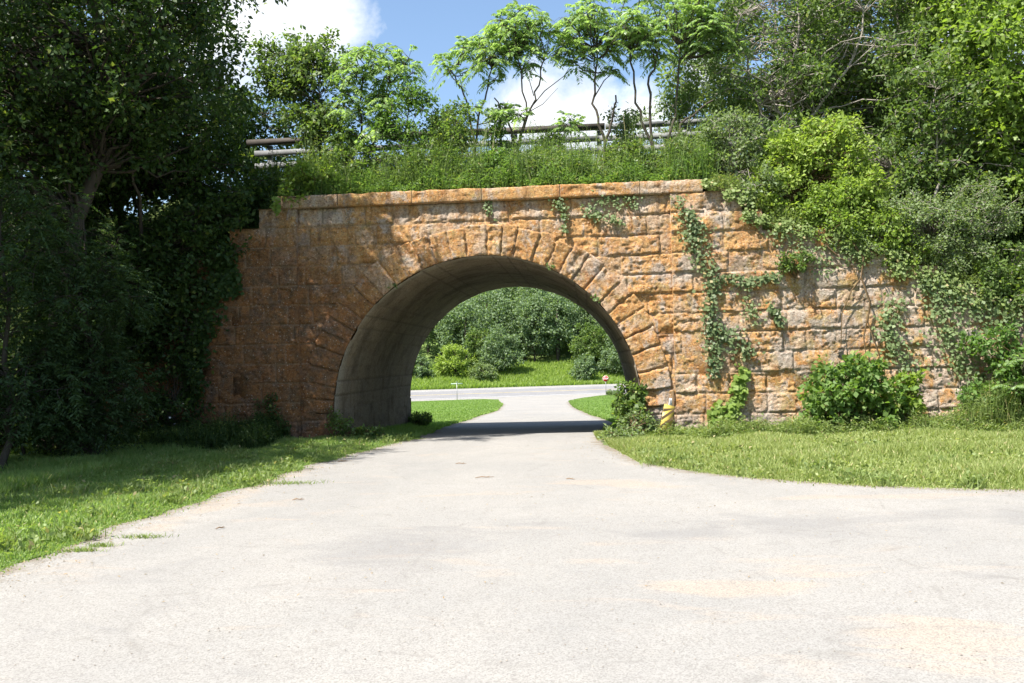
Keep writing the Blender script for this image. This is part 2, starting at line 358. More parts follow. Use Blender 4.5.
# ------------------------------------------------------------------ stone bridge
RA, SP, LEN, TOP = 3.27, .575, 8.23, 5.26
CH = .416
def course_blocks(seed):
    rr = random.Random(seed); rows = []
    for k in range(14):
        e = [-10 - rr.random()]
        while e[-1] < 13: e.append(e[-1]+rr.choice([.5, .62, .75, .9, 1.05, 1.2])*rr.uniform(.9, 1.1))
        rows.append(np.array(e))
    return rows
def rockface(X, Z, seed):
    """rock-faced ashlar: returns outward relief, block random, groove"""
    rows = course_blocks(seed)
    Zw = Z+.014*vnoise(X*1.3, Z*.7, 0, 4)+.006*vnoise(X*6, Z*6, 0, 41)
    k = np.clip(np.floor(Zw/CH).astype(int), 0, 13)
    dz = np.minimum(Zw-k*CH, (k+1)*CH-Zw)
    rel = np.zeros(X.shape); br = np.zeros(X.shape); gr = np.zeros(X.shape)
    for r in range(14):
        m = k == r
        if not m.any(): continue
        e = rows[r]; x = X[m]+.012*vnoise(X[m]*3, Z[m]*3, 5, 5)+.005*vnoise(X[m]*17, Z[m]*17, 5, 15)
        i = np.clip(np.searchsorted(e, x)-1, 0, len(e)-2)
        dx = np.minimum(x-e[i], e[i+1]-x); d = np.minimum(dx, dz[m])
        b = _hash(i, i*0+r, i*0, seed); b2 = _hash(i, i*0+r, i*0, seed+3); b3 = _hash(i, i*0+r, i*0, seed+5)
        u = (x-e[i])/(e[i+1]-e[i])-.5; w = (Zw[m]-r*CH)/CH-.5
        pro = .012+.034*b**1.6
        edge = sstep(d+.012*vnoise(X[m]*15, Z[m]*15, 1, 6), .002, .026+.02*b3)
        tilt = (b2-.5)*.04*u+(b3-.3)*.05*(-w)
        rough = .016*fbm(X[m]*3.3+b*31, Z[m]*4.7, b*9, 7, 5)+.016*np.abs(fbm(X[m]*9, Z[m]*13, b*3, 8, 4))-.030*sstep(vnoise(X[m]*19, Z[m]*24, b*5, 28), .5, .8)-.022*sstep(fbm(X[m]*5, Z[m]*9, b*3, 18, 3), .45, .7)
        rel[m] = edge*(pro+tilt+rough)-.012*(1-sstep(d, 0, .012))
        br[m] = b; gr[m] = 1-sstep(d, .003, .018)
    # frost-shattered hollows
    er = sstep(fbm(X*1.15, Z*1.9, 0, 91, 3), .42, .8)
    rel -= er*(.035+.02*fbm(X*6, Z*9, 0, 92, 3))
    rel += .02*vnoise(X*.45, Z*.5, 0, 55)
    return rel, br, gr

bridge = empty('stone_bridge', (0, 0, 0), 'lichen-orange sandstone railway bridge with a round arch over the drive', 'bridge')
RING = .70
S = .0225
def face(name, x0, x1, topf, y0, sgn, seed, s=S, extra=0.0):
    nx = int((x1-x0)/s)+1; nz = int((TOP-.27+.15)/s)+1
    x = np.linspace(x0, x1, nx); z = np.linspace(-.15 if sgn > 0 else -.6, TOP-.27, nz)
    X, Z = np.meshgrid(x, z, indexing='ij')
    rel, br, gr = rockface(X, Z, seed)
    # step joint where the wings stand forward of the arch face
    fwd = extra
    Y = y0-sgn*(rel+fwd)
    f = grid(nx, nz)
    xc = X.ravel()[f].mean(1); zc = Z.ravel()[f].mean(1)
    rr = np.hypot(xc, np.maximum(zc-SP, 0))
    keep = (rr > RA+RING*.55) | False
    keep &= ~((np.abs(xc) < RA+.02) & (zc < SP))
    # jambs below springing are ordinary blocks
    keep |= (zc < SP) & (np.abs(xc) > RA+.0)
    keep &= zc < topf(xc)
    f = f[keep]
    if sgn < 0: f = f[:, ::-1]
    used = np.unique(f); re = -np.ones(nx*nz, np.int64); re[used] = np.arange(len(used))
    v = np.stack([X, Y, Z], -1).reshape(-1, 3)[used]
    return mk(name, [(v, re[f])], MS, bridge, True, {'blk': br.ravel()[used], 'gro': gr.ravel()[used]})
def steps_l(x):
    t = np.full(np.shape(x), TOP-.27)
    for xe_, zt in ((-4.80, 4.58), (-5.45, 4.16), (-6.15, 3.75), (-6.9, 3.33), (-7.6, 2.91), (-8.3, 2.50), (-8.9, 2.08)): t = np.where(x < xe_, zt, t)
    return t
def steps_r(x):
    t = np.full(np.shape(x), TOP-.27)
    for xe_, zt in ((5.38, 4.58), (5.80, 4.16), (7.35, 3.75), (8.25, 3.33), (9.25, 2.91), (10.1, 2.50), (10.9, 2.08)): t = np.where(x > xe_, zt, t)
    return t
XJL, XJR = -3.98, 3.95
full = lambda x: np.full(np.shape(x), TOP-.27)
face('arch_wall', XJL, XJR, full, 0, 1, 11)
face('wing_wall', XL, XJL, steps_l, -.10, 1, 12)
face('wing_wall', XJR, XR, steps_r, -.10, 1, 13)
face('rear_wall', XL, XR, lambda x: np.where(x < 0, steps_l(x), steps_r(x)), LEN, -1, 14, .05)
# the wing returns (joint faces) and stepped tops, as solid cores behind the rough faces
core = []
def corebox(x0, x1, z1):
    core.append(box(x0, x1, -.085, .35, -.6, z1-.012)); core.append(box(x0, x1, LEN-.35, LEN-.004, -.9, z1-.012))
def spans(edges, topf, x0, x1):
    e = sorted([x0, x1]+[q for q in edges if x0 < q < x1])
    for a, b in zip(e[:-1], e[1:]): corebox(a, b, float(topf(np.array((a+b)/2))))
spans([-4.80, -5.45, -6.15, -6.9, -7.6, -8.3, -8.9], steps_l, XL, XJL)
spans([5.38, 5.80, 7.35, 8.25, 9.25, 10.1, 10.9], steps_r, XJR, XR)
cv = np.concatenate([v for v, f in core]); hk = _hash((cv[:, 0]*3).astype(int), (cv[:, 2]*3).astype(int), 0*cv[:, 0].astype(int), 5)
for q in core:
    hk = _hash((q[0][:, 0]*3).astype(int), (q[0][:, 2]*3).astype(int), 0*q[0][:, 0].astype(int), 5); mk('wall_core', [q], MS, bridge, False, {'blk': hk, 'gro': hk*0})
# stepped capping slabs of the wings
caps = []; cb = []
def cap(x0, x1, z):
    n = 14; m = 10; X, Yq = np.meshgrid(np.linspace(x0, x1, n), np.linspace(-.17, .4, m), indexing='ij')
    caps.append((np.stack([X, Yq, z+.012*fbm(X*3, Yq*3, z, 2)], -1).reshape(-1, 3), grid(n, m)[:, ::-1]))
    cb.append(np.full(n*m, random.random()))
for a, b, z in ((-4.80, -4.47, 4.99), (-5.45, -4.80, 4.58), (-6.15, -5.45, 4.16), (-6.9, -6.15, 3.75), (-7.6, -6.9, 3.33), (-8.3, -7.6, 2.91), (-8.9, -8.3, 2.5), (XL, -8.9, 2.08),
                (4.66, 5.38, 4.99), (5.38, 5.8, 4.58), (5.8, 7.35, 4.16), (7.35, 8.25, 3.75), (8.25, 9.25, 3.33), (9.25, 10.1, 2.91), (10.1, 10.9, 2.5), (10.9, XR, 2.08)): cap(a, b, z)
for q, bb in zip(caps, cb): mk('capping_stone', [q], MS, bridge, True, {'blk': bb, 'gro': bb*0})

def ring(name, y0, sgn, seed, s=.0225, proud=.035):
    """arch stones as one ring"""
    rr = random.Random(seed)
    ed = [0.0]
    while ed[-1] < math.pi-.05: ed.append(ed[-1]+rr.uniform(.082, .125))
    ed = np.array(ed)*(math.pi/ed[-1])
    na = int(math.pi*(RA+.35)/s); nr = int((RING+.1)/s)
    a = np.linspace(0, math.pi, na); r = np.linspace(RA, RA+RING+.10, nr)
    A, Rr = np.meshgrid(a, r, indexing='ij')
    Aw = A+.004*vnoise(A*20, Rr*6, 0, seed)
    i = np.clip(np.searchsorted(ed, Aw.ravel()).reshape(A.shape)-1, 0, len(ed)-2)
    b = _hash(i, i*0, i*0, seed); b2 = _hash(i, i*0, i*0, seed+1); b3 = _hash(i, i*0, i*0, seed+2)
    ln = RA+RING-.10*b3                           # uneven extrados
    d = np.minimum(np.minimum(Aw-ed[i], ed[i+1]-Aw)*Rr, np.minimum(ln-Rr, (Rr-RA)+.02))
    u = (Aw-ed[i])/(ed[i+1]-ed[i])-.5
    edge = sstep(d+.010*vnoise(A*60, Rr*16, 0, seed+4), 0.0, .028)
    rel = edge*(proud+.045*b**1.4+.04*(b2-.5)*u*2+.018*fbm(A*9+b*20, Rr*4, b, seed, 5)+.022*np.abs(fbm(A*34, Rr*11, b, seed+9, 4))-.03*sstep(fbm(A*14, Rr*5, b, seed+19, 3), .45, .7))-.012*(1-sstep(d, 0, .012))
    back = Rr > ln+.008
    rel = np.where(back, -.05, rel)
    y = y0-sgn*rel
    v = np.stack([-Rr*np.cos(A), y, SP+Rr*np.sin(A)], -1)
    f = grid(na, nr)
    if sgn < 0: f = f[:, ::-1]
    return mk(name, [(v, f)], MS, bridge, True, {'blk': b.ravel(), 'gro': (1-sstep(d, .002, .016)).ravel()})
ring('arch_ring', 0, 1, 31, proud=.05); ring('arch_ring', LEN, -1, 32, .04)

# vault and side walls
arc = math.pi*RA; tot = arc+2*(SP+.6)
ns = int(tot/.035); ny = int(LEN/.045)
s_ = np.linspace(0, tot, ns); yv = np.linspace(-.005, LEN+.005, ny)
Sg, Yg = np.meshgrid(s_, yv, indexing='ij')
t = np.clip((Sg-(SP+.6))/arc, 0, 1)*math.pi
k = np.floor(Sg/.31).astype(int); ds = np.minimum(Sg-k*.31, (k+1)*.31-Sg)
off = _hash(k, k*0, k*0, 77)*.8
j = np.floor((Yg+off)/.8).astype(int); dj = np.minimum(Yg+off-j*.8, (j+1)*.8-Yg-off)
d = np.minimum(ds, dj); b = _hash(k, j, k*0, 78)
rel = sstep(d, 0, .018)*(.014+.022*b)+.008*fbm(Sg*2, Yg*2, 0, 79, 4)-.02
Rr = RA-rel
zz = np.where(Sg < SP+.6, Sg-.6, np.where(Sg > arc+SP+.6, SP-(Sg-arc-SP-.6), SP+Rr*np.sin(t)))
xx = -Rr*np.cos(t)
mk('vault', [(np.stack([xx, Yg, zz], -1), grid(ns, ny)[:, ::-1])], MI, bridge, True, {'blk': b.ravel(), 'gro': (1-sstep(d, .002, .012)).ravel()})

# cornice: long slabs
def cornice(sgn, y0):
    rr = random.Random(3 if sgn > 0 else 4); e = [-4.47]
    while e[-1] < 4.66: e.append(e[-1]+rr.uniform(1.25, 1.9))
    e[-1] = 4.66
    parts = []; bl = []; gr = []
    for a, b in zip(e[:-1], e[1:]):
        prof = [(-.10, TOP-.285), (-.245, TOP-.27), (-.262, TOP-.25), (-.268, TOP-.13), (-.262, TOP-.03), (-.235, TOP-.002), (.0, TOP), (.45, TOP-.01)]
        P = []
        for p, q in zip(prof[:-1], prof[1:]):
            n = max(2, int(math.dist(p, q)/.022)); P += [(p[0]+(q[0]-p[0])*i/n, p[1]+(q[1]-p[1])*i/n) for i in range(n)]
        P.append(prof[-1]); P = np.array(P); nx = int((b-a)/.024)
        x = np.linspace(a+.006, b-.006, nx)
        X, K = np.meshgrid(x, np.arange(len(P)), indexing='ij')
        yy, zz = P[K][..., 0], P[K][..., 1]
        blk = rr.random(); sh = rr.uniform(-.014, .014)
        endd = np.minimum(X-a, b-X)
        nse = .020*fbm(X*3.1, zz*7, yy*5, 61, 5)+.014*np.abs(fbm(X*12, zz*12, yy*12, 62, 3))
        wgt = np.clip((yy < -.05), 0, 1)*sstep(endd, 0, .035)
        chip = sstep(fbm(X*2.2, zz*3, 0, 63, 3), .45, .8)*.04*(zz > TOP-.2)
        yy = yy-(nse-.012-chip)*wgt+sh*.5+.02*(1-sstep(endd, 0, .03))
        zz = zz+sh*.6*(zz > TOP-.2)-.025*np.abs(fbm(X*2.7, yy*2, 0, 64, 4))*(zz > TOP-.06)
        yy = y0+sgn*np.where(yy < 0, yy*.55, yy)
        f = grid(nx, len(P))
        if sgn < 0: f = f[:, ::-1]
        parts.append((np.stack([X, yy, zz], -1), f)); bl.append(np.full(X.size, blk)); gr.append((1-sstep(endd, .004, .02)).ravel())
        for xx_ in (a+.006, b-.006):
            ii = 0 if xx_ == a+.006 else nx-1
            col = np.stack([X, yy, zz], -1)[ii]; c0 = col.mean(0); n = len(col)
            parts.append((np.concatenate([col, c0[None]]), np.stack([np.arange(n-1), np.arange(1, n), np.full(n-1, n)], 1)))
            bl.append(np.full(n+1, blk)); gr.append(np.zeros(n+1))
    return mk('cornice', parts, MS, bridge, True, {'blk': np.concatenate(bl), 'gro': np.concatenate(gr)})
# (triangles and quads are packed separately, so attributes stay in vertex order)
cornice(1, 0); cornice(-1, LEN)

# ------------------------------------------------------------------ foliage
def unit(a): return a/(np.linalg.norm(a, axis=-1, keepdims=True)+1e-9)
def leaves(pos, dirv, L, W, rng, up=.55, fold=.18):
    """folded diamond leaves: pos base, dirv axis"""
    n = len(pos); L = np.broadcast_to(L, (n,))[:, None]; W = np.broadcast_to(W, (n,))[:, None]
    d = unit(dirv); nr = unit(rng.normal(size=(n, 3))*.6+np.array([0, 0, up]))
    s = unit(np.cross(d, nr)); nn = np.cross(s, d)
    mid = pos+d*L*.45; side = s*W*.5
    v = np.stack([pos, mid-side+nn*W*fold, pos+d*L-nn*L*.08, mid+side+nn*W*fold], 1)
    return v.reshape(-1, 3), (np.arange(n)[:, None]*4+np.arange(4)[None, :])
def fronds(base, dirv, L, rng, pairs=8, ll=.13, lw=.036, droop=.5):
    """compound leaves with paired leaflets"""
    n = len(base); d = unit(dirv); L = np.broadcast_to(L, (n,))
    side = unit(np.cross(d, np.array([0, 0, 1.])+.01)+rng.normal(size=(n, 3))*.1)
    P = []; D = []; Ls = []
    for q in range(pairs):
        t = .18+.82*(q+.5)/pairs
        pt = base+d*(L*t)[:, None]-np.array([0, 0, 1.])*(droop*L*t*t)[:, None]
        tan = unit(d-np.array([0, 0, 2*droop*t]))
        sz = ll*(L/.45)*(1-.45*abs(t-.45)*1.6)
        for sg in (-1, 1):
            P.append(pt); D.append(unit(side*sg*1.0+tan*.55-np.array([0, 0, .35])+rng.normal(size=(n, 3))*.12)); Ls.append(sz)
    P = np.concatenate(P); D = np.concatenate(D); Ls = np.concatenate(Ls)
    v, f = leaves(P, D, Ls, Ls*lw/ll, rng, 1.0, .12)
    tip = base+d*L[:, None]-np.array([0, 0, 1.])*(droop*L)[:, None]
    return [(v, f)]
def limb(a, b, rng, r0, r1, sag=.15, n=6, sides=5, wob=.06):
    a = np.asarray(a, float); b = np.asarray(b, float); t = np.linspace(0, 1, n)[:, None]
    l = np.linalg.norm(b-a); p = a+(b-a)*t+np.array([0, 0, 1.])*(sag*l*np.sin(t*np.pi))+rng.normal(size=(n, 3))*wob*l*np.sin(t*np.pi)
    p[0] = a; p[-1] = b
    return tube(p, np.linspace(r0, r1, n), sides)
def in_blobs(blobs, n, rng, shell=.6):
    vol = np.array([b[3]*b[4]*b[5] for b in blobs]); c = rng.choice(len(blobs), n, p=vol/vol.sum())
    B = np.array(blobs)[c]; u = unit(rng.normal(size=(n, 3))); r = rng.random(n)**(1/3.)
    r = shell*(1-(1-r)*.55)+(1-shell)*r
    r *= .85+.3*rng.random(n)
    return B[:, :3]+u*r[:, None]*B[:, 3:6]
def plant(name, label, cat, base, trunk, blobs, clumps, lpc, lsize, leafmat, bark, seed, tr=.12, cr=.45, group=None,
          style='leaf', trunks=None, pname='crown', shell=.6, twigs=4, showlimbs=1.0, lw=.55, up=.55, droop=-.15, anch=(.35, 1.), lr=1.0):
    rng = np.random.default_rng(seed)
    root = empty(name, base, label, cat, group); base = np.array(base, float)
    tl = trunks or [trunk]; wood = []; tps = []
    for t in tl:
        t = np.array([base-np.array([0, 0, .15])]+[np.array(q, float) for q in t])
        m = 14; s = np.linspace(0, len(t)-1, m); i = np.minimum(s.astype(int), len(t)-2); fr = (s-i)[:, None]
        p = t[i]*(1-fr)+t[i+1]*fr; p[1:-1] += rng.normal(size=(m-2, 3))*.03*np.linalg.norm(t[-1]-t[0])*.35
        rad = tr*(1-.78*np.linspace(0, 1, m)**.9); rad[0] *= 1.35
        wood.append(tube(p, rad, 8)); tps.append((p, rad))
    cs = in_blobs(blobs, clumps, rng, shell); LV = []; P = []; D = []
    for c in cs:
        p, rad = tps[rng.integers(len(tps))]
        lo, hi = int(anch[0]*13), int(anch[1]*13)
        cand = p[lo:hi+1]; dd = np.linalg.norm(cand-c, axis=1)+np.maximum(cand[:, 2]-c[2]+.3, 0)*1.5
        k = lo+int(np.argmin(dd)); rb = max(.35*rad[k], .008)*lr
        if rng.random() < showlimbs: wood.append(limb(p[k], c, rng, rb, .006*lr, rng.uniform(-.02, .18), 7, 4))
        ends = c+unit(rng.normal(size=(twigs, 3)))*cr*rng.uniform(.5, 1, (twigs, 1))*np.array([1, 1, .75])
        for e in ends:
            if style != 'far': wood.append(limb(c, e, rng, .007*lr, .003, .05, 3, 3))
        k_ = lpc//twigs
        for e in ends:
            t = rng.random((k_, 1))**.7; q = c+(e-c)*t+rng.normal(size=(k_, 3))*cr*.24
            P.append(q); D.append(unit(q-c)*.6+rng.normal(size=(k_, 3))*.6+np.array([0, 0, droop]))
    P = np.concatenate(P); D = np.concatenate(D)
    if style == 'frond':
        parts = fronds(P, D+np.array([0, 0, .25]), lsize*rng.uniform(.7, 1.15, len(P)), rng, 7, lsize*.30, lsize*.095, .45)
    else:
        L = lsize*rng.uniform(.6, 1.25, len(P)); parts = [leaves(P, D, L, L*lw, rng, up)]
    mk('trunk', wood, bark, root, True)
    mk(pname, parts, leafmat, root)
    return root
def sumac(label, base, stems, tips, seed, nf=8, L=.45, group='sumacs growing along the top of the bridge', name='sumac_tree', cat='tree', extra=None, r=.035, mat=None):
    """stems: list of polylines; tips: (x,y,z) rosettes fed by nearest stem end"""
    rng = np.random.default_rng(seed); root = empty(name, base, label, cat, group); wood = []; ends = []
    for s in stems:
        s = np.array([base]+list(s), float); s[0, 2] -= .25; m = 16
        q = np.linspace(0, len(s)-1, m); i = np.minimum(q.astype(int), len(s)-2); fr = (q-i)[:, None]
        p = s[i]*(1-fr)+s[i+1]*fr; p[1:-1] += rng.normal(size=(m-2, 3))*.022
        wood.append(tube(p, np.linspace(r, r*.45, m), 6)); ends.append(p)
    P = []; D = []
    allp = np.concatenate([e[6:] for e in ends])
    for t in tips:
        t = np.array(t, float); dd = np.linalg.norm(allp-t, axis=1)+np.maximum(allp[:, 2]-t[2]+.15, 0)*2
        a = allp[np.argmin(dd)]; wood.append(limb(a, t, rng, r*.42, .010, -.08, 7, 5, .05))
        n = nf+rng.integers(-2, 3); az = np.arange(n)*2.4+rng.random()*6; el = rng.uniform(-.35, 1.2, n)
        d = np.stack([np.cos(az)*np.cos(el), np.sin(az)*np.cos(el), np.sin(el)], 1)
        P.append(t+d*.03+np.array([0, 0, 1])*rng.uniform(-.12, .04, (n, 1))); D.append(d)
        for dv in d: wood.append(tube([t, t+dv*L*.5-np.array([0, 0, .3*L*.25]), t+dv*L*.95-np.array([0, 0, .6*L*.9])], [.006, .004, .002], 3))
    P = np.concatenate(P); D = np.concatenate(D)
    pr = fronds(P, D, L*rng.uniform(.75, 1.15, len(P)), rng, 10, .155*L/.46, .052*L/.46, .55)
    if extra: wood += extra
    mk('trunk', wood, B_dark, root, True); mk('crown', pr, mat or L_sum, root)
    return root

# --- left side: big shady trees
SH = 'shade trees crowding the left bank'
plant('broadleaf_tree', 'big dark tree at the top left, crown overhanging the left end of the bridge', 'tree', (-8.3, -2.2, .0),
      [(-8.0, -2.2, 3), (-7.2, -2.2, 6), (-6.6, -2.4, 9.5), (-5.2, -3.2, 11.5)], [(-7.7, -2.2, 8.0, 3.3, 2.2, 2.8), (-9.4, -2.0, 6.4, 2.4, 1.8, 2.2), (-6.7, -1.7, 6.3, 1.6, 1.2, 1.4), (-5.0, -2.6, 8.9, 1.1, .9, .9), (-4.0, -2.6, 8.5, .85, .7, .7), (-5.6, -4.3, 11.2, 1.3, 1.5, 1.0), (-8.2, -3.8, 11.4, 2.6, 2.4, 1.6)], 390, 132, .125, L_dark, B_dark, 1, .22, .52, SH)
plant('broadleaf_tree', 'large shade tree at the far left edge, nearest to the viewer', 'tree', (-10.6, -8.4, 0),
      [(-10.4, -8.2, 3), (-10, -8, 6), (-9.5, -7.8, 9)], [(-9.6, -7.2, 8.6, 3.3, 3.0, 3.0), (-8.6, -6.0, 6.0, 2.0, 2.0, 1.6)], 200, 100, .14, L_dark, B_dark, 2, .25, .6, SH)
for lab, x, y, sd in (('unseen tall tree added behind the viewer at left to block sky', -13.0, -22.0, 204), ('second unseen tall tree added left of the viewer to block sky', -15.0, -15.0, 205)):
    plant('broadleaf_tree', lab, 'tree', (x, y, 0), [(x, y, 5), (x+.4, y, 12)], [(x, y, 9.5, 4.4, 4.4, 5.0)], 160, 60, .3, L_dark, B_dark, sd, .3, .9, SH)  # unseen trees added to keep skylight off the left wall
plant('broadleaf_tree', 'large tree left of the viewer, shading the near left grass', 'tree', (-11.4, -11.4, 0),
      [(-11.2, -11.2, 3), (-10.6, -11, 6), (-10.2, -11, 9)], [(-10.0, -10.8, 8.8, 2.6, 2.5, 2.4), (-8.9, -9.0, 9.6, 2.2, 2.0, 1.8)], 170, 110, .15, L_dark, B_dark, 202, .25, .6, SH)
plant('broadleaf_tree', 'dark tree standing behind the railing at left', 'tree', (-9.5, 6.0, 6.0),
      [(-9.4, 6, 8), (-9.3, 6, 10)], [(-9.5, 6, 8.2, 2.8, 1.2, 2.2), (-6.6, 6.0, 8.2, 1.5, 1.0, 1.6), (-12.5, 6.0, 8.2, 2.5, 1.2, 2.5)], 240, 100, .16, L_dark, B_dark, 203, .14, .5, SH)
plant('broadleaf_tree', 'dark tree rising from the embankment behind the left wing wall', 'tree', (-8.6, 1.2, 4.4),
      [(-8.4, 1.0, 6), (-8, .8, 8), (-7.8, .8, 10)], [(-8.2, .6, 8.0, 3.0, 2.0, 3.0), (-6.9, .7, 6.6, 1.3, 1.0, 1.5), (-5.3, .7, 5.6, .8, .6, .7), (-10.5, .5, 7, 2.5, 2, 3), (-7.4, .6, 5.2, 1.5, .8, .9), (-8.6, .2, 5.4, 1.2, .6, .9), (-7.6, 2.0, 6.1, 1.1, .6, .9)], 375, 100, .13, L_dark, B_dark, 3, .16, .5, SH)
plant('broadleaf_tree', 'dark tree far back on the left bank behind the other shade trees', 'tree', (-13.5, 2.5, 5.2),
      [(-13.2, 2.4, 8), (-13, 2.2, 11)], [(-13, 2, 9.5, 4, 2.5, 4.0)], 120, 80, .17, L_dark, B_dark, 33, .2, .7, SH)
plant('leaning_sapling', 'thin leaning trunk among the dark leaves at left, above the wall', 'tree', (-7.35, -.35, 3.2),
      [(-7.2, -.6, 4.6), (-6.85, -1.6, 6.0), (-6.6, -2.2, 7.2)], [(-6.6, -1.8, 7.2, .7, .6, .5)], 18, 70, .10, L_dark, B_dark, 4, .055, .35, anch=(.75, 1), showlimbs=.5)
# feathery trees
for i, (lab, bx, by, bl, sd) in enumerate((
    ('feathery dark green tree at the left frame edge, tips catching the sun', -7.4, -4.8, [(-7.5, -4.7, 3.6, 1.3, 1.1, 1.5), (-7.6, -4.6, 1.7, 1.2, 1.1, 1.2)], 5),
    ('smaller feathery bush just right of the edge tree, against the dark bank', -6.7, -3.6, [(-6.75, -3.5, 2.9, .8, .8, 1.4), (-6.9, -3.4, 1.2, .9, .8, .9)], 6))):
    plant('feathery_tree', lab, 'tree', (bx, by, 0), [(bx, by+.1, 2), (bx-.1, by+.1, 4.5)], bl, 90, 20, .42, L_ced, B_dark, sd, .07, .4, style='frond', anch=(.1, 1))
# shrubs on the left bank
plant('vine_thicket', 'tangle of broad vine leaves hanging over the stepped top of the left wall', 'vine', (-7.2, .3, 3.3),
      [(-7.0, -.3, 3.8), (-6.6, -.5, 4.4)], [(-6.5, -.45, 4.0, 1.0, .45, 1.1), (-7.5, -.55, 3.0, 1.1, .5, 1.4), (-5.75, -.35, 4.9, .8, .4, .45), (-6.2, -.4, 2.7, .45, .35, .9), (-8.6, -.7, 3.2, 1.0, .6, 1.6), (-5.1, -.15, 5.2, .5, .3, .4), (-5.55, -.4, 4.3, .45, .25, .5), (-4.9, -.1, 5.0, .35, .25, .3)], 280, 84, .12, L_dark, B_dark, 7, .035, .3, pname='leaves', up=.2)
plant('bush', 'dark bush at the foot of the left wing wall', 'bush', (-6.5, -.7, 0), [(-6.5, -.7, .9)], [(-6.35, -.75, .95, .5, .4, 1.0), (-7.0, -.9, .5, .7, .5, .5)], 60, 60, .10, L_dark, B_dark, 8, .025, .25, pname='leaves')
plant('bush', 'broad dark bush filling the bank below the feathery trees', 'bush', (-8.3, -3.0, 0), [(-8.3, -3.0, 1.2)], [(-8.3, -2.9, 1.4, 1.5, 1.2, 1.3), (-9.6, -4.6, 1.2, 1.3, 1.2, 1.3), (-8.1, -1.6, 1.1, .8, .7, .9)], 120, 84, .12, L_dark, B_dark, 9, .04, .4, pname='leaves')
for i, (x, y) in enumerate(((-7.5, -1.0), (-7.95, -1.25))):
    plant('sapling', ('thin bare-stemmed sapling before the shaded wall, right of its twin', 'thin bare-stemmed sapling before the shaded wall, left of its twin')[i], 'sapling', (x, y, 0),
          [(x+.1, y, 1.2), (x-.05+.2*i, y, 2.4)], [(x, y, 2.2, .5, .4, .5)], 12, 48, .10, L_dark, B_grey, 60+i, .018, .25, pname='leaves')

# --- top of the bridge: sumacs
def tipset(c, r, n, seed):
    rng = np.random.default_rng(seed); u = unit(rng.normal(size=(n, 3))); q = rng.random((n, 1))**.4
    return np.array(c)+u*q*np.array(r)
sumac('slender sumac left of centre with one side rosette reaching left', (-.35, 1.5, 5.35), [[(-.3, 1.5, 6.5), (-.1, 1.5, 7.4), (.15, 1.5, 8.3)], [(-.3, 1.5, 6.6), (-.45, 1.5, 7.6), (-.8, 1.5, 8.3)]],
      list(tipset((.12, 1.5, 8.75), (.7, .5, .8), 20, 1))+[(-.25, 1.3, 7.3), (.3, 1.4, 7.2), (-.95, 1.5, 8.5), (-.8, 1.3, 8.2)], 11)
sumac('forked sumac in front of the big cloud with bare dead side branches', (.62, 1.4, 5.35), [[(.68, 1.4, 6.4), (.95, 1.4, 7.2), (.75, 1.4, 8.5)], [(.66, 1.4, 6.3), (.55, 1.4, 7.0), (.2, 1.4, 7.6)], [(.7, 1.4, 6.5), (1.1, 1.4, 7.5), (1.35, 1.4, 8.4)]],
      list(tipset((1.0, 1.4, 8.9), (.9, .5, .8), 23, 2))+[(.45, 1.4, 7.35), (.8, 1.3, 7.15)], 12,
      extra=[tube([(1.0, 1.4, 7.3), (1.35, 1.4, 7.7), (1.8, 1.35, 8.0), (2.1, 1.35, 8.45)], [.014, .011, .008, .004], 4), tube([(1.0, 1.4, 7.25), (1.3, 1.4, 7.4), (1.65, 1.4, 7.75)], [.011, .008, .003], 4), tube([(1.1, 1.4, 7.6), (1.0, 1.4, 8.0), (1.15, 1.4, 8.4)], [.011, .008, .003], 4)])
sumac('small palm-like sumac seedling with one rosette above the handrail', (1.88, 1.5, 5.4), [[(1.9, 1.5, 6.4), (1.9, 1.5, 7.0)]], [(1.9, 1.5, 7.05), (1.78, 1.45, 6.9), (2.06, 1.5, 6.92)], 13, 8, .42, r=.022)
sumac('straight sumac with a wide rounded crown and a broken stub halfway up', (2.65, 1.5, 5.4), [[(2.68, 1.5, 6.5), (2.45, 1.5, 7.4), (2.55, 1.5, 8.6)], [(2.68, 1.5, 6.3), (2.85, 1.5, 7.0), (2.95, 1.5, 7.55)]],
      list(tipset((2.6, 1.5, 9.0), (1.0, .6, 1.0), 32, 3)), 14, r=.045,
      extra=[tube([(2.45, 1.5, 7.5), (2.7, 1.5, 7.9), (3.0, 1.5, 8.15)], [.016, .012, .008], 5)])
sumac('double-stemmed sumac at the right end of the cornice, leaning outwards', (3.95, 1.5, 5.4), [[(3.75, 1.5, 6.2), (3.4, 1.5, 7.4), (3.3, 1.5, 8.5)], [(4.05, 1.5, 6.2), (4.3, 1.5, 7.3), (4.4, 1.5, 8.6)], [(4.1, 1.5, 6.3), (4.5, 1.4, 6.9), (5.1, 1.4, 7.3)], [(3.75, 1.5, 6.3), (3.7, 1.5, 7.8), (3.9, 1.5, 8.3)]],
      list(tipset((4.0, 1.5, 9.2), (1.3, .7, .9), 38, 4))+list(tipset((5.3, 1.5, 9.0), (.8, .6, .9), 18, 5)), 15, r=.045)
sumac('bushy sumac over the left quarter of the cornice', (-2.75, 1.3, 5.35), [[(-2.8, 1.3, 6.4), (-2.9, 1.3, 7.6), (-2.8, 1.3, 8.3)], [(-2.7, 1.3, 6.4), (-2.4, 1.3, 7.4), (-2.2, 1.3, 8.0)]],
      list(tipset((-2.5, 1.3, 8.2), (.9, .5, .8), 24, 6))+list(tipset((-2.8, 1.2, 7.2), (.7, .4, .8), 14, 61)), 16)
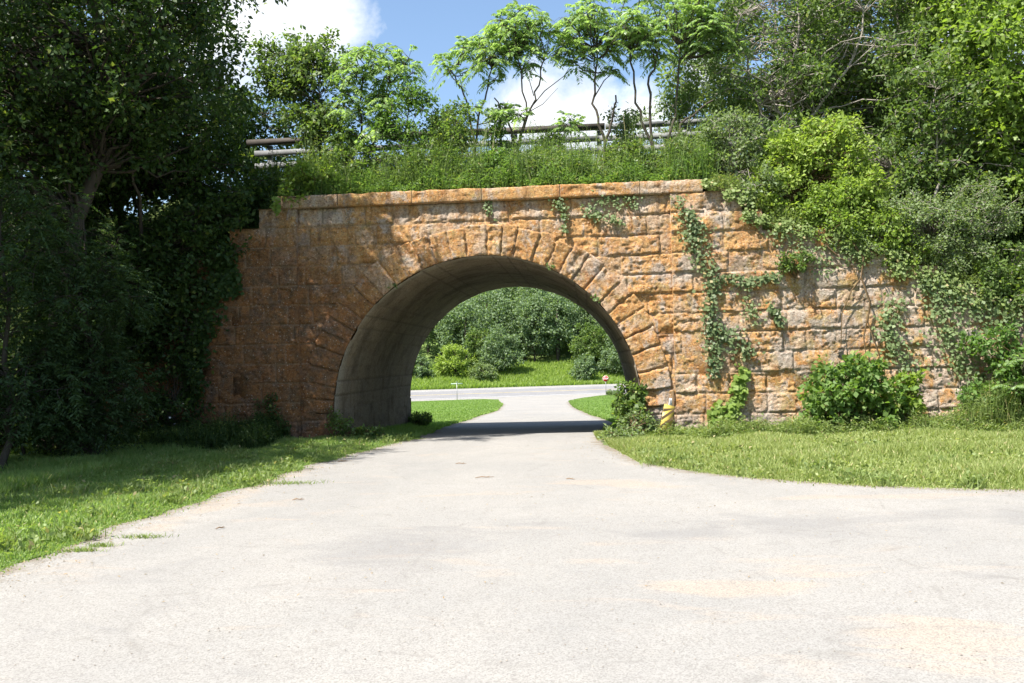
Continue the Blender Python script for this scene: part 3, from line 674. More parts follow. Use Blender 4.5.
plant('young_tree', 'dense green young tree between the left sumacs', 'tree', (-1.75, 1.0, 5.35), [(-1.75, 1, 6.4), (-1.7, 1, 7.4)], [(-1.65, 1.0, 7.0, .75, .45, .95), (-2.2, 1.1, 6.4, .6, .4, .7)], 52, 60, .10, L_vine, B_dark, 17, .03, .3)
plant('young_tree', 'small leafy tree just left of the central sumacs', 'tree', (-.75, 1.0, 5.35), [(-.75, 1, 6.2), (-.7, 1, 7.0)], [(-.7, 1.0, 6.75, .45, .35, .65)], 36, 48, .10, L_mid, B_dark, 18, .02, .25)
plant('young_tree', 'sunlit broadleaf tree rising above the left end of the cornice', 'tree', (-3.9, 1.6, 5.5), [(-3.95, 1.6, 6.8), (-3.9, 1.6, 8.4)], [(-3.9, 1.6, 8.0, .85, .6, 1.2), (-4.8, 1.8, 8.7, .8, .6, .9), (-3.7, 1.4, 6.6, .7, .5, .8)], 130, 64, .12, L_mid, B_dark, 19, .045, .32)
plant('bush', 'bright lime sprig spilling over the left end of the cornice', 'bush', (-3.75, .35, 5.15), [(-3.75, .2, 5.5)], [(-3.75, .15, 5.65, .5, .3, .35), (-4.05, -.2, 5.3, .15, .12, .25)], 22, 40, .11, L_lime, B_stem, 20, .012, .2, pname='leaves')
plant('bush', 'dark shrub hiding the middle of the handrail', 'bush', (-2.0, .9, 5.3), [(-2.0, .9, 5.9)], [(-2.0, .8, 5.9, 1.1, .4, .45), (-3.1, .9, 6.0, .5, .4, .5)], 60, 60, .10, L_mid, B_dark, 21, .02, .25, pname='leaves')
for lab, x, h, mt, sd in (('leafy weed bush at the back of the cornice beneath the central sumacs', .3, .85, L_vine, 301), ('grey-green bush above the crown of the arch', 1.4, .7, L_grey, 302), ('leafy bush between the straight and the double-stemmed sumac', 3.2, .85, L_mid, 303), ('lush bush on the deck just left of the first slender sumac', -1.2, 1.0, L_vine, 304), ('rough green bush at the right end of the cornice', 4.4, .9, L_grey, 305)):
    plant('bush', lab, 'bush', (x, .75, 5.3), [(x, .75, 5.3+h*.6)], [(x, .65, 5.32+h*.5, .65, .35, h*.6)], 40, 60, .085, mt, B_stem, sd, .015, .22, 'bushes growing on the bridge deck', pname='leaves')
for lab, x, y, h, r_, mt, sd in (('thin leafy sapling between the slender and the forked sumac', .25, 2.2, 2.0, .38, L_vine, 311), ('low open sapling left of the palm-like seedling', 1.45, 2.0, 1.35, .34, L_grey, 312), ('pale sapling leaning beside the straight sumac', 3.15, 2.4, 1.9, .42, L_grey, 313), ('leafy sapling right behind the double-stemmed sumac', 4.7, 2.6, 2.6, .6, L_mid, 314), ('broad-leaved sapling left of all the sumac trunks at centre', -.95, 2.2, 2.3, .42, L_weed2, 315)):
    plant('sapling', lab, 'sapling', (x, y, 5.55), [(x+.05, y, 5.55+h*.5), (x-.03, y, 5.55+h*.9)], [(x, y, 5.55+h*.68, r_, r_*.8, h*.34)], 26, 44, .10, mt, B_grey, sd, .018, .24, 'saplings growing among the sumacs')
plant('willowy_tree', 'pale grey-green willowy tree behind the sumacs at right', 'tree', (4.3, 6.0, 5.8), [(4.4, 6, 7), (4.6, 6, 8.4)], [(4.2, 6, 7.4, 1.2, .9, 1.0), (5.6, 6, 8.2, 1.3, .9, 1.6)], 90, 60, .13, L_grey, B_grey, 22, .05, .4, lw=.3)
plant('willowy_tree', 'pale shrub behind the right end of the handrail', 'bush', (3.0, 5.6, 5.8), [(3.0, 5.6, 6.6)], [(3.3, 5.6, 6.6, .7, .5, .7)], 30, 50, .12, L_grey, B_grey, 23, .02, .3, lw=.3, pname='leaves')

# --- right side
RT = 'trees crowding the right bank'
plant('bare_limbed_tree', 'open grey-limbed tree with thin leaves over the right wing wall', 'tree', (6.6, 2.2, 5.6), None,
      [(6.4, 2.0, 8.8, 2.0, 1.4, 2.3), (8.4, 2.2, 8.6, 1.6, 1.4, 2.4)], 230, 72, .10, L_mid, B_grey, 24, .06, .42, RT,
      trunks=[[(6.3, 2.1, 7), (5.9, 2, 8.6), (5.7, 2, 10)], [(6.9, 2.1, 7.2), (7.2, 1.9, 8.8), (7.0, 1.9, 10.4)], [(7.2, 2.1, 6.8), (8.3, 1.9, 8.2), (8.9, 1.9, 10.2)]], lr=1.5, showlimbs=.75)
plant('broadleaf_tree', 'tall mid-green tree behind the lime shrub at upper right', 'tree', (9.7, 3.2, 5.9), [(9.7, 3.1, 8), (9.8, 3, 11)],
      [(9.4, 3, 9.5, 2.0, 1.5, 2.8), (8.0, 3.4, 7.6, 1.6, 1.2, 1.6)], 200, 110, .115, L_mid, B_grey, 25, .10, .45, RT)
plant('broadleaf_tree', 'grey-green tree behind the bare-limbed tree on the right', 'tree', (7.4, 5.6, 6.0), [(7.4, 5.6, 8), (7.4, 5.5, 11)],
      [(7.0, 5.4, 9.8, 2.6, 1.4, 3.0), (9.8, 5.4, 9.4, 2.2, 1.4, 3.4), (6.2, 5.6, 7.4, 1.2, 1, 1.2)], 260, 100, .15, L_grey, B_grey, 125, .10, .5, RT)
plant('broadleaf_tree', 'tree filling the gap behind the upper right corner', 'tree', (13, 5.2, 5.9), [(13, 5.1, 8), (13, 5, 11)],
      [(12.8, 5, 9.4, 2.6, 1.5, 3.6), (10.8, 5, 7.6, 2, 1.2, 1.8)], 200, 100, .16, L_mid, B_grey, 126, .12, .55, RT)
plant('broadleaf_tree', 'bright green tree in the upper right corner with large leaves', 'tree', (12.0, 1.4, 2.6), [(12, 1.3, 5), (11.9, 1.2, 9.5)],
      [(11.6, .9, 8.0, 1.7, 1.3, 2.1), (12.6, 1, 6, 1.8, 1.3, 1.8), (10.7, 1.2, 9.5, 1.3, 1.1, 1.2)], 250, 90, .145, L_lime, B_grey, 26, .12, .45, RT)
plant('pole_sapling', 'straight pale-trunked sapling standing on the right bank', 'tree', (9.65, .9, 3.2), [(9.7, .9, 5), (9.65, .9, 7.5)], [(9.7, .8, 7.1, .9, .6, .9)], 34, 70, .11, L_mid, B_grey, 27, .05, .35, RT, anch=(.7, 1))
plant('broadleaf_tree', 'shady dark tree deep in the right bank', 'tree', (12.3, 2.8, 3.8), [(12.3, 2.7, 6), (12.2, 2.6, 8)], [(12.0, 2.2, 5.6, 2.0, 1.2, 1.8), (9.6, 2.4, 5.6, 1.6, .8, 1.2)], 150, 90, .13, L_mid, B_dark, 28, .1, .5, RT)
plant('shrub', 'yellow-green maple-leaved shrub at the top corner of the right wing', 'shrub', (6.6, .7, 4.6), [(6.6, .7, 5.4), (6.7, .6, 6.1)], [(6.3, .5, 5.7, .75, .45, .55), (7.35, .4, 5.9, .7, .45, .6), (7.9, .3, 5.1, .6, .4, .55), (6.15, .15, 5.0, .5, .3, .5)], 135, 84, .10, L_yel, B_stem, 29, .03, .26, pname='leaves')
plant('shrub', 'olive shrub crowding over the cornice end', 'shrub', (5.4, .6, 5.2), [(5.4, .6, 5.7), (5.3, .6, 6.4)], [(5.3, .5, 6.0, .65, .45, .85), (5.85, .1, 5.05, .42, .25, .4)], 75, 70, .085, L_grey, B_grey, 30, .025, .28, pname='leaves')
plant('shrub', 'fresh lime-green bush spilling down onto the right wing wall', 'shrub', (7.6, .5, 4.0), [(7.6, .4, 4.4)], [(7.45, .15, 4.55, .75, .45, .6), (8.2, .1, 4.0, .65, .4, .5), (6.9, .0, 4.6, .4, .3, .5), (7.3, -.2, 4.0, .5, .2, .35), (8.7, 0, 3.6, .5, .25, .4)], 150, 84, .085, L_lime, B_stem, 34, .025, .24, pname='leaves')
plant('shrub', 'grey-green small-leaved honeysuckle bush hanging over the wall, right of the lime bush', 'shrub', (9.4, .7, 3.2), [(9.4, .6, 4.0)], [(9.2, .2, 4.1, .9, .5, .75), (10.3, .3, 4.4, .8, .5, .6), (8.6, .1, 4.4, .5, .4, .4), (9.5, -.1, 3.45, .7, .25, .4), (7.9, -.1, 3.9, .5, .2, .35)], 180, 90, .065, L_grey, B_grey, 35, .03, .26, pname='leaves')
plant('shrub', 'dark green glossy bush at the right frame edge above the low wall', 'shrub', (10.8, .5, 2.6), [(10.8, .4, 3.2)], [(10.7, .1, 3.1, .75, .45, .6), (11.6, 0, 3.0, .8, .6, .8), (10.4, -.2, 2.6, .5, .25, .4)], 120, 84, .09, L_mid, B_grey, 36, .03, .26, pname='leaves')
plant('shrub', 'mixed green thicket between the wing top and the tall trees', 'shrub', (9.0, 1.6, 4.8), [(9, 1.5, 5.6)], [(8.8, 1.3, 5.5, 1.6, .6, .7), (10.8, 1.2, 5.6, 1.2, .7, .8), (7.0, 1.2, 6.2, 1.0, .5, .6), (5.6, 1.3, 6.3, .6, .4, .6)], 170, 80, .11, L_mid, B_grey, 37, .03, .35, pname='leaves')
plant('bush', 'rounded wild grape bush against the foot of the right wing wall', 'bush', (7.45, -.75, 0), [(7.45, -.7, .7)], [(7.15, -.75, .85, .75, .42, .5), (7.8, -.7, .6, .6, .4, .5), (6.8, -.7, .4, .4, .35, .35), (7.5, -.7, 1.25, .35, .3, .3)], 84, 56, .115, L_weed2, B_stem, 38, .025, .27, pname='leaves', lw=.8)
plant('bush', 'small bright seedling bush leaning right of the grape bush', 'bush', (8.35, -.7, 0), [(8.4, -.7, .7)], [(8.4, -.65, .75, .28, .2, .45)], 18, 50, .11, L_lime, B_stem, 39, .012, .18, pname='leaves', lw=.8)
plant('bush', 'tangled green bush at the lower right edge of the wall', 'bush', (10.7, -.7, 0), [(10.7, -.7, 1.0)], [(10.8, -.7, .8, .85, .45, .85), (10.2, -.55, 1.7, .6, .3, .45), (9.9, -.6, .5, .5, .35, .45)], 120, 64, .10, L_vine, B_stem, 40, .02, .24, pname='leaves', lw=.7)
sumac('low sumac shoot with bright fronds at the lower right edge', (10.35, -1.2, 0), [[(10.4, -1.2, .8), (10.3, -1.2, 1.3)]], [(10.3, -1.25, 1.35), (10.5, -1.25, 1.05), (10.1, -1.2, .85)], 41, 8, .4, name='sumac_shoot', cat='shrub', r=.014)
plant('bush', 'dark leafy bush growing in the right mouth of the arch', 'bush', (2.98, -.35, 0), [(2.98, -.35, .6)], [(2.98, -.38, .75, .30, .28, .42), (3.1, -.45, .35, .3, .25, .3)], 34, 46, .10, L_mid, B_stem, 42, .014, .16, pname='leaves', lw=.8)
plant('bush', 'grey-green weed clump spreading onto the drive by the arch', 'bush', (2.95, -1.35, 0), [(2.95, -1.3, .2)], [(2.80, -1.45, .12, .42, .4, .14), (3.15, -.8, .22, .35, .3, .25)], 46, 50, .085, L_grey, B_stem, 43, .008, .16, pname='leaves', lw=.5)
plant('bush', 'fern-like green tuft rooted high in the joints of the right wing wall', 'plant', (6.4, -.15, 3.2), [(6.42, -.3, 3.3)], [(6.4, -.32, 3.45, .33, .16, .2)], 16, 50, .075, L_mid, B_stem, 44, .008, .12, pname='leaves')
plant('bush', 'small dark plant at the foot of the left wall by the arch', 'bush', (-4.75, -.35, 0), [(-4.75, -.3, .7)], [(-4.7, -.25, .7, .22, .14, .5), (-4.5, -.3, .3, .3, .2, .25)], 26, 40, .08, L_dark, B_stem, 45, .01, .15, pname='leaves')
plant('bush', 'low green plant at the left mouth of the arch', 'bush', (-3.15, -.3, 0), [(-3.15, -.3, .3)], [(-3.15, -.3, .35, .25, .2, .28), (-2.6, -.1, .15, .5, .3, .14)], 30, 40, .08, L_mid, B_stem, 46, .008, .15, pname='leaves')
plant('bush', 'green weeds at the far left foot of the arch', 'bush', (-3.0, 7.8, -.3), [(-3.0, 7.8, 0)], [(-2.95, 7.9, -.12, .28, .4, .18)], 26, 40, .10, L_mid, B_stem, 47, .008, .16, pname='leaves')

# --- ivy on the wall
def ivy(label, paths, seed, mat=L_vine, size=.085, dens=160, w=.16, yb=-.24, stemr=.006, group='climbing vines on the wall faces'):
    rng = np.random.default_rng(seed); p0 = paths[0][0]
    root = empty('climbing_vine', (p0[0], yb, p0[1]), label, 'vine', group); wood = []; P = []; D = []
    for path in paths:
        pts = np.array([(a, yb+.04, b) for a, b, *_ in path], float); ws = np.array([c[2] if len(c) > 2 else w for c in path])
        m = 18; q = np.linspace(0, len(pts)-1, m); i = np.minimum(q.astype(int), len(pts)-2); fr = (q-i)[:, None]
        p = pts[i]*(1-fr)+pts[i+1]*fr; p += rng.normal(size=p.shape)*np.array([.03, .01, .03]); wood.append(tube(p+np.array([0, 0, 0]), stemr, 4))
        wi = ws[i]*(1-fr[:, 0])+ws[i+1]*fr[:, 0]
        ln = np.linalg.norm(np.diff(pts, axis=0), axis=1).sum(); n = int(dens*ln*(1 if wi.mean() > 0 else 0))
        if n:
            k = rng.integers(0, m, n); c = p[k]+rng.normal(size=(n, 3))*np.stack([wi[k]*.55, 0*wi[k]+.035, wi[k]*.45], 1)
            c[:, 1] = np.minimum(c[:, 1], yb+.06); P.append(c)
            D.append(np.stack([rng.normal(size=n)*.8, -.35+rng.normal(size=n)*.3, -.7+rng.normal(size=n)*.5], 1))
    P = np.concatenate(P); D = np.concatenate(D); L = size*rng.uniform(.6, 1.3, len(P))
    n = len(P); d = unit(D); nr = unit(rng.normal(size=(n, 3))*.35+np.array([0, -1, .45])); s = unit(np.cross(d, nr)); nn = np.cross(s, d)
    mid = P+d*L[:, None]*.45; sd = s*(L*.45)[:, None]
    v = np.stack([P, mid-sd-nn*.01, P+d*L[:, None], mid+sd-nn*.01], 1).reshape(-1, 3)
    [mk('stem', [q], B_stem, root, True) for q in wood]; mk('leaves', [(v, np.arange(n)[:, None]*4+np.arange(4))], mat, root)
ivy('dark ivy trailing down the right wing wall beside the joint', [[(4.35, 4.5, .12), (4.45, 3.9, .25), (4.75, 3.2, .2), (4.7, 2.5, .15), (4.75, 1.9, .22), (4.75, 1.3, .12)], [(4.75, 2.2, .15), (5.2, 1.9, .28), (5.4, 1.6, .2)], [(5.0, 3.2, .1), (5.5, 3.1, .15), (6.0, 3.2, .1)], [(5.9, 2.6, .06), (6.1, 2.2, .1)]], 51, L_ivy, size=.078, dens=250, w=.2)
ivy('bright green vine spike climbing from the grass on the right wing wall', [[(4.95, .15, .08), (5.15, .7, .12), (5.3, 1.3, .09)], [(4.7, .1, .08), (4.75, .5, .1)]], 52, L_lime, .12, 260, .13)
ivy('dry and green creeper draped along the stepped top of the right wing', [[(4.7, 5.15, .1), (5.35, 4.95, .14), (5.5, 4.5, .12), (5.9, 4.3, .14), (6.4, 4.1, .2), (7.3, 4.05, .22), (7.6, 3.7, .2), (8.3, 3.6, .25), (8.6, 3.2, .2), (9.3, 3.1, .25), (9.6, 2.8, .2), (10.3, 2.6, .3), (11.2, 2.2, .3)]], 155, L_weed, .07, 330, .2)
ivy('sprig of ivy hanging under the cornice at the crown of the arch', [[(.15, 4.95, .1), (.2, 4.7, .08)], [(1.6, 4.95, .12), (1.75, 4.75, .08), (1.75, 4.3, .05)], [(2.5, 4.92, .2), (3.3, 4.9, .2)], [(2.2, 4.72, .1), (2.9, 4.45, .08)]], 53, L_grey, .06, 220, .1, -.12)
ivy('sparse creeper over the stones right of the grape bush', [[(8.3, 2.6, .25), (8.2, 1.9, .3), (8.6, 1.3, .25)], [(9.2, 2.6, .3), (9.4, 1.8, .35), (9.8, 1.0, .3)], [(8.9, 2.9, .2), (9.8, 2.5, .35), (10.6, 2.0, .35)]], 54, L_grey, .08, 230, .3)
ivy('thin creeper with tiny leaves among the upper right courses', [[(5.9, 4.1, .25), (6.6, 3.7, .3), (7.0, 3.3, .2)], [(4.15, 4.9, .15), (4.2, 4.3, .2), (4.6, 4.0, .3)], [(7.0, 4.0, .2), (7.7, 3.4, .15)], [(5.4, 2.8, .12), (5.6, 2.3, .16)]], 55, L_grey, .06, 150, .2)
ivy('dark ivy edging the left wing wall', [[(-5.9, 4.3, .3), (-5.6, 3.6, .25), (-5.9, 3.0, .3), (-6.2, 2.0, .25), (-6.3, 1.0, .25)], [(-5.5, 4.1, .15), (-5.35, 3.3, .16)]], 56, L_dark, .10, 420, .25, -.25)
ivy('tiny fern tufts along the edge of the arch soffit', [[(1.35, 3.62, .05), (1.5, 3.55, .05)], [(2.35, 2.9, .04), (2.4, 2.8, .04)], [(-1.9, 3.3, .02), (-1.85, 3.25, .02)]], 57, L_mid, .05, 260, .05, -.10)
ivy('single bright leafy runner dangling at the left end of the cornice', [[(-4.35, 5.2, .07), (-4.3, 4.9, .07)]], 58, L_lime, .10, 120, .07, -.34)
# hanging roots
rng = np.random.default_rng(70)
root = empty('hanging_root', (7.65, -.2, 3.6), 'bare grey and brown roots hanging down the right wing wall', 'root')
ws = []
for pts in ([(7.5, 3.9), (7.75, 3.5), (7.7, 3.1), (7.5, 2.85), (7.3, 2.4), (7.25, 1.7)], [(7.7, 3.1), (7.85, 2.6), (7.8, 2.2), (8.0, 1.5), (8.05, 1.1)], [(7.85, 2.5), (7.7, 1.9), (7.75, 1.4)], [(7.0, 3.8), (7.3, 3.5), (7.6, 3.4)]):
    p = np.array([(a, -.23+rng.normal()*.01, b) for a, b in pts]); ws.append(tube(p, np.linspace(.022, .009, len(p)), 5))
[mk('strand', [q], B_stem, root, True) for q in ws]

# --- grasses
def blades(xy, z, h, rng, w=.008, lean=.35):
    n = len(xy); az = rng.random(n)*6.283; b = np.stack([xy[:, 0], xy[:, 1], z], 1)
    s = np.stack([np.cos(az), np.sin(az), 0*az], 1)*np.broadcast_to(w, (n,))[:, None]
    ld = rng.normal(size=(n, 3))*lean*h[:, None]; ld[:, 2] = h
    m = b+ld*.55; m[:, 2] = b[:, 2]+h*.62; tp = b+ld*1.05
    tp[:, 2] = b[:, 2]+h*.96
    v = np.stack([b-s, b+s, m+s*.8, m-s*.8, tp], 1)
    i = np.arange(n)[:, None]*5
    return [(v.reshape(-1, 3), np.concatenate([i+np.array([[0, 1, 2, 3]])])), (v[:, [3, 2, 4]].reshape(-1, 3), np.arange(n)[:, None]*3+np.arange(3))]
def lroad(y): return np.interp(y, rowsv, lx)
def rroad(y): return np.interp(y, rowsv, rx)
rng = np.random.default_rng(80)
# left verge
n = 190000
y = -14+14.0*rng.random(n)**.85; x = lroad(y)+.03-(rng.random(n)**1.5)*6.5
x = np.where(rng.random(n) < .012, lroad(y)+rng.exponential(.05, n), x)
keep = (x > -11)
x, y = x[keep], y[keep]; dn = fbm(x*1.3, y*1.3, 0, 81, 3)
edge = lroad(y)-x
hh = (.058+.05*dn+.035*rng.random(len(x))**2)*np.clip(.35+edge*2, .35, 1)
hh = np.maximum(hh, .02)*np.where(x < -5.3, 2.0, 1)
back = (y > -1.6)&(x < -2.4); hh[back] *= 1.7
parts = blades(np.stack([x, y], 1), 0*x, hh, rng, .0055+.0035*rng.random(len(x)))
# broad weeds in the lawn
n = 9000; yb = -12+12*rng.random(n); xb = lroad(yb)-.1-rng.random(n)*3.5; m_ = vnoise(xb*1.7, yb*1.7, 3, 82) > .1
P = np.stack([xb, yb, .02+.04*rng.random(n)], 1)[m_]; parts.append(leaves(P, rng.normal(size=P.shape)+np.array([0, 0, .4]), .05, .03, rng))
o = mk('grass', parts, L_grass); tag(o, 'short green lawn grass on the left verge, half in tree shade', 'grass', kind='stuff')
# right verge
n = 230000
x = 2.3+13*rng.random(n)**1.05; lo = np.interp(x, [2.42, 2.5, 2.9, 3.66, 4.33, 5.3, 6.3, 8, 12, 16], [-1, -2.3, -5.0, -6.3, -7, -7.7, -8.1, -8.45, -8.75, -8.9])
y = lo+.04+(-.15-lo)*rng.random(n)**1.25
y = np.where(rng.random(n) < .012, lo-rng.exponential(.06, n), y)
edge = y-lo; dn = fbm(x*1.1, y*1.1, 0, 83, 3)
hh = (.08+.08*dn+.07*rng.random(n)**2)*np.clip(.3+edge*1.6, .3, 1); hh = np.maximum(hh, .02)
near_wall = sstep(y, -2.2, -.6); hh *= 1-.2*near_wall
parts = blades(np.stack([x, y], 1), 0*x, hh, rng, .006+.004*rng.random(n))
n = 16000; xb = 2.8+11*rng.random(n); lo = np.interp(xb, [2.42, 2.5, 2.9, 3.66, 4.33, 5.3, 6.3, 8, 12, 16], [-1, -2.3, -5.0, -6.3, -7, -7.7, -8.1, -8.45, -8.75, -8.9]); yb = lo+.1-(lo+.3)*rng.random(n)
m_ = vnoise(xb*1.3, yb*1.3, 3, 84) > .2
P = np.stack([xb, yb, .03+.08*rng.random(n)], 1)[m_]; parts.append(leaves(P, rng.normal(size=P.shape)+np.array([0, 0, .4]), .055, .03, rng))
o = mk('grass', parts, mat_leaf('meadow_blades', (.22, .285, .085), (.35, .39, .155), .5, .5, (.52, .45, .25))); tag(o, 'weedy sunlit grass strip in front of the right wing wall', 'grass', kind='stuff')
rng = np.random.default_rng(880); parts = []
for q in range(150):
    if rng.random() < .5: cy = -11.5+11*rng.random(); cx = float(lroad(cy))-rng.random()**1.5*2.6
    else:
        cx = 2.9+9*rng.random(); lo_ = float(np.interp(cx, [2.42, 2.5, 2.9, 3.66, 4.33, 5.3, 6.3, 8, 12, 16], [-1, -2.3, -5.0, -6.3, -7, -7.7, -8.1, -8.45, -8.75, -8.9])); cy = lo_+.02+(-.5-lo_)*rng.random()**1.6
    n = 60; r_ = rng.uniform(.05, .16); xy = rng.normal(size=(n, 2))*r_+np.array([cx, cy])
    parts += blades(xy, 0*xy[:, 0], rng.uniform(.10, .22)*rng.uniform(.5, 1.1, n), rng, .005, .45)
    P = np.concatenate([xy, (.02+.12*rng.random(n))[:, None]], 1); parts.append(leaves(P[:30], rng.normal(size=(30, 3))+np.array([0, 0, .3]), .07, .035, rng))
o = mk('weeds', parts, L_weed); tag(o, 'scattered weed clumps standing out of the grass verges', 'weeds', kind='stuff')
# lawn beyond the arch
n = 210000
vv = .3+82*rng.random(n)**1.5; sd = rng.random(n) < .6
x = np.where(sd, lroad(vv)-.02-(5+vv*.10)*rng.random(n)**1.2, rroad(vv)+.02+4.5*rng.random(n)**1.2)
kp = (vv > 8.0) | ((np.abs(x) < RA-.03))
x, vv = x[kp], vv[kp]; hh = (.05+.04*rng.random(len(x)))*(1+1.2*sstep(np.abs(x), 2.7, 3.2)*(vv < 10))
o = mk('grass', blades(np.stack([x, YfromV(x, vv)], 1), zv(vv), hh*(1+vv/70), rng, (.010+.006*rng.random(len(x)))*(1+vv/30)), mat_leaf('lawn_blades', (.16, .27, .065), (.25, .345, .10), .5)); tag(o, 'lawn grass inside and just beyond the arch', 'grass', kind='stuff')
# weeds on the bridge
def weeds(label, x0, x1, y0, y1, zf, n, h, mat, seed, leafn=4):
    rng = np.random.default_rng(seed); x = x0+(x1-x0)*rng.random(n); y = y0+(y1-y0)*rng.random(n); z = zf(x, y)
    hh = h*(.45+.75*rng.random(n))*np.clip(.85+.8*fbm(x*1.9, y*1.9, 0, seed, 3), .3, 1.7)
    parts = blades(np.stack([x, y], 1), z-.03, hh, rng, .006, .16)
    P = []; D = []
    for q in range(leafn):
        t = rng.random(n)*.9+.1; P.append(np.stack([x, y, z+hh*t*.9], 1)+rng.normal(size=(n, 3))*.03); D.append(np.stack([rng.normal(size=n), rng.normal(size=n), .5+0*x], 1))
    P = np.concatenate(P); D = np.concatenate(D); parts.append(leaves(P, D, .085*rng.uniform(.6, 1.3, len(P)), .02, rng, .8))
    o = mk('weeds', parts, mat); return tag(o, label, 'weeds', kind='stuff')
topz = lambda x, y: np.where(y < .42, TOP-.015, emb_h(x, y))
weeds('tall green weeds crowding along the top of the cornice', -4.4, 4.9, -.02, 2.6, topz, 13000, .58, L_weed2, 85, 9)
weeds('pale seeding grass stems standing above the other weeds on the bridge', -4.3, 4.9, .1, 2.4, topz, 2600, 1.15, L_weed, 285)
weeds('leafy dark green weeds mixed along the cornice', -4.4, 4.9, .1, 1.6, topz, 6500, .95, L_mid, 185, 9)
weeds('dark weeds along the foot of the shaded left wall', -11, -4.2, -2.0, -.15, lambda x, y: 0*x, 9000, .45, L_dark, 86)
weeds('dry and green weeds along the foot of the right wing wall', 3.2, 12.5, -1.3, -.25, lambda x, y: 0*x, 9000, .26, L_weed, 87)
weeds('taller pale weeds between the two bushes at the foot of the wall', 8.3, 10.3, -1.1, -.3, lambda x, y: 0*x, 3200, .6, L_weed, 187)
weeds('tufts of grass on the stepped top of the right wing', 4.8, 11.6, -.1, .9, lambda x, y: np.maximum(emb_h(x, y), steps_r(x)+.0)-.02, 12000, .36, L_weed, 88)
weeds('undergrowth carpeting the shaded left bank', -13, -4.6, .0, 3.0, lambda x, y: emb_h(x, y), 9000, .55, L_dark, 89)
weeds('undergrowth carpeting the right bank', 7, 16, .6, 4.0, lambda x, y: emb_h(x, y), 11000, .55, L_mid, 90)
weeds('undergrowth on the bank past the right end of the wall', 11.7, 24, -7.5, .6, lambda x, y: np.maximum(emb_h(x, y), 0), 24000, .6, L_mid, 91)
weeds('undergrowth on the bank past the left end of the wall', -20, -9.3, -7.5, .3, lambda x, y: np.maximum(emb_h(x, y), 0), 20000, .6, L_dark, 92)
# pale wildflowers at left foot
o = mk('wildflowers', [leaves(np.array([(-6.05, -1.2, .9), (-6.0, -1.2, .78), (-6.02, -1.15, .7), (-6.2, -1.3, .5), (-6.3, -1.3, .62), (-8.2, -4, .3), (-8.1, -4.1, .35)])+rng.normal(size=(7, 3))*.01, rng.normal(size=(7, 3)), .06, .05, rng)], L_flower)
tag(o, 'few small white wildflowers among the dark weeds at left', 'flowers', kind='stuff')

# ------------------------------------------------------------------ tufts and litter on the drive
def tuft(x, y, r, label, n=220):
    rng = np.random.default_rng(int(abs(x*100+y*10))); q = rng.normal(size=(n, 2))*np.array([r, r*.35])+np.array([x, y])
    o = mk('grass_tuft', blades(q, 0*q[:, 0]+.005, .02+.035*rng.random(n), rng, .004, .7), L_weed); tag(o, label, 'grass tuft', 'dry tufts at the left road edge' if 'small dry' in label else None)
tuft(-2.35, -11.2, .09, 'small dry grass tuft in the gravel nearest to the viewer at left', 160)
tuft(-2.28, -11.0, .07, 'small dry grass tuft between two others at the left road edge', 120)
tuft(-2.1, -10.6, .11, 'small dry grass tuft, the farthest of the three by the left road edge', 160)
tuft(-1.95, -6.9, .22, 'flat weed tuft creeping onto the drive from the left verge', 300)
B_twig = mat_bark('twig_bark', (.16, .10, .06), (.26, .18, .11))
for x, y, a, l, lab in ((-1.9, -4.3, .5, .16, 'twig lying in the shade near the left verge'), (1.9, -6.9, -.4, .12, 'tiny twig on the drive right of the others'), (-1.5, -10.2, 1.0, .10, 'tiny dark twig at the left of the drive, nearest to the viewer'), (.72, -6.6, .2, .24, 'short brown twig lying in the middle of the drive'), (.15, -4.9, -.1, .16, 'small twig on the drive nearer the arch'), (-1.3, -8.4, .3, .13, 'small twig on the left half of the drive')):
    l *= .55; dx, dy = math.cos(a)*l, math.sin(a)*l
    o = mk('twig', [tube([(x-dx, y-dy, .018), (x-.3*dx, y-dy*.2, .028), (x+.3*dx, y+.1*dy, .02), (x+dx, y+dy, .02)], [.004, .007, .005, .002], 5), tube([(x+.2*dx, y, .02), (x+.5*dx, y+.05, .03)], [.005, .002], 4)], B_twig)
    tag(o, lab, 'twig', 'twigs lying on the drive')
rng = np.random.default_rng(97)
n = 800; y = -13+12.5*rng.random(n); x = np.where(rng.random(n) < .6, lroad(y)+.05+rng.exponential(.25, n), np.where(y > -8, rroad(y)-.05-rng.exponential(.3, n), -2+7*rng.random(n)))
P = np.stack([x, y, .012+.006*rng.random(n)], 1); D = rng.normal(size=(n, 3)); D[:, 2] *= .12
o = mk('leaf_litter', [leaves(P, D, .018+.02*rng.random(n), .012, rng, 2.5)], L_dry); tag(o, 'scattered dry leaf bits along the edges of the drive', 'leaf litter', kind='stuff')
# loose gravel
n = 9000; y = -14+15*rng.random(n)**.9; x = lroad(y)+.0+rng.exponential(.28, n)
n2 = 9000; x2 = 2.3+9*rng.random(n2); lo = np.interp(x2, [2.42, 2.5, 2.9, 3.66, 4.33, 5.3, 6.3, 8, 12, 16], [-1, -2.3, -5.0, -6.3, -7, -7.7, -8.1, -8.45, -8.75, -8.9]); y2 = lo-rng.exponential(.22, n2)
x = np.concatenate([x, x2, -1+7*rng.random(5000)]); y = np.concatenate([y, y2, -14.2+8*rng.random(5000)]); n = len(x)
s = .003+.005*rng.random(n)**2
oct_v = np.array([(1, 0, 0), (-1, 0, 0), (0, 1, 0), (0, -1, 0), (0, 0, .7), (0, 0, -.7)]); oct_f = np.array([(0, 2, 4), (2, 1, 4), (1, 3, 4), (3, 0, 4)])
v = oct_v[None]*s[:, None, None]*rng.uniform(.6, 1.3, (n, 6, 1)); an = rng.random(n)*6.28
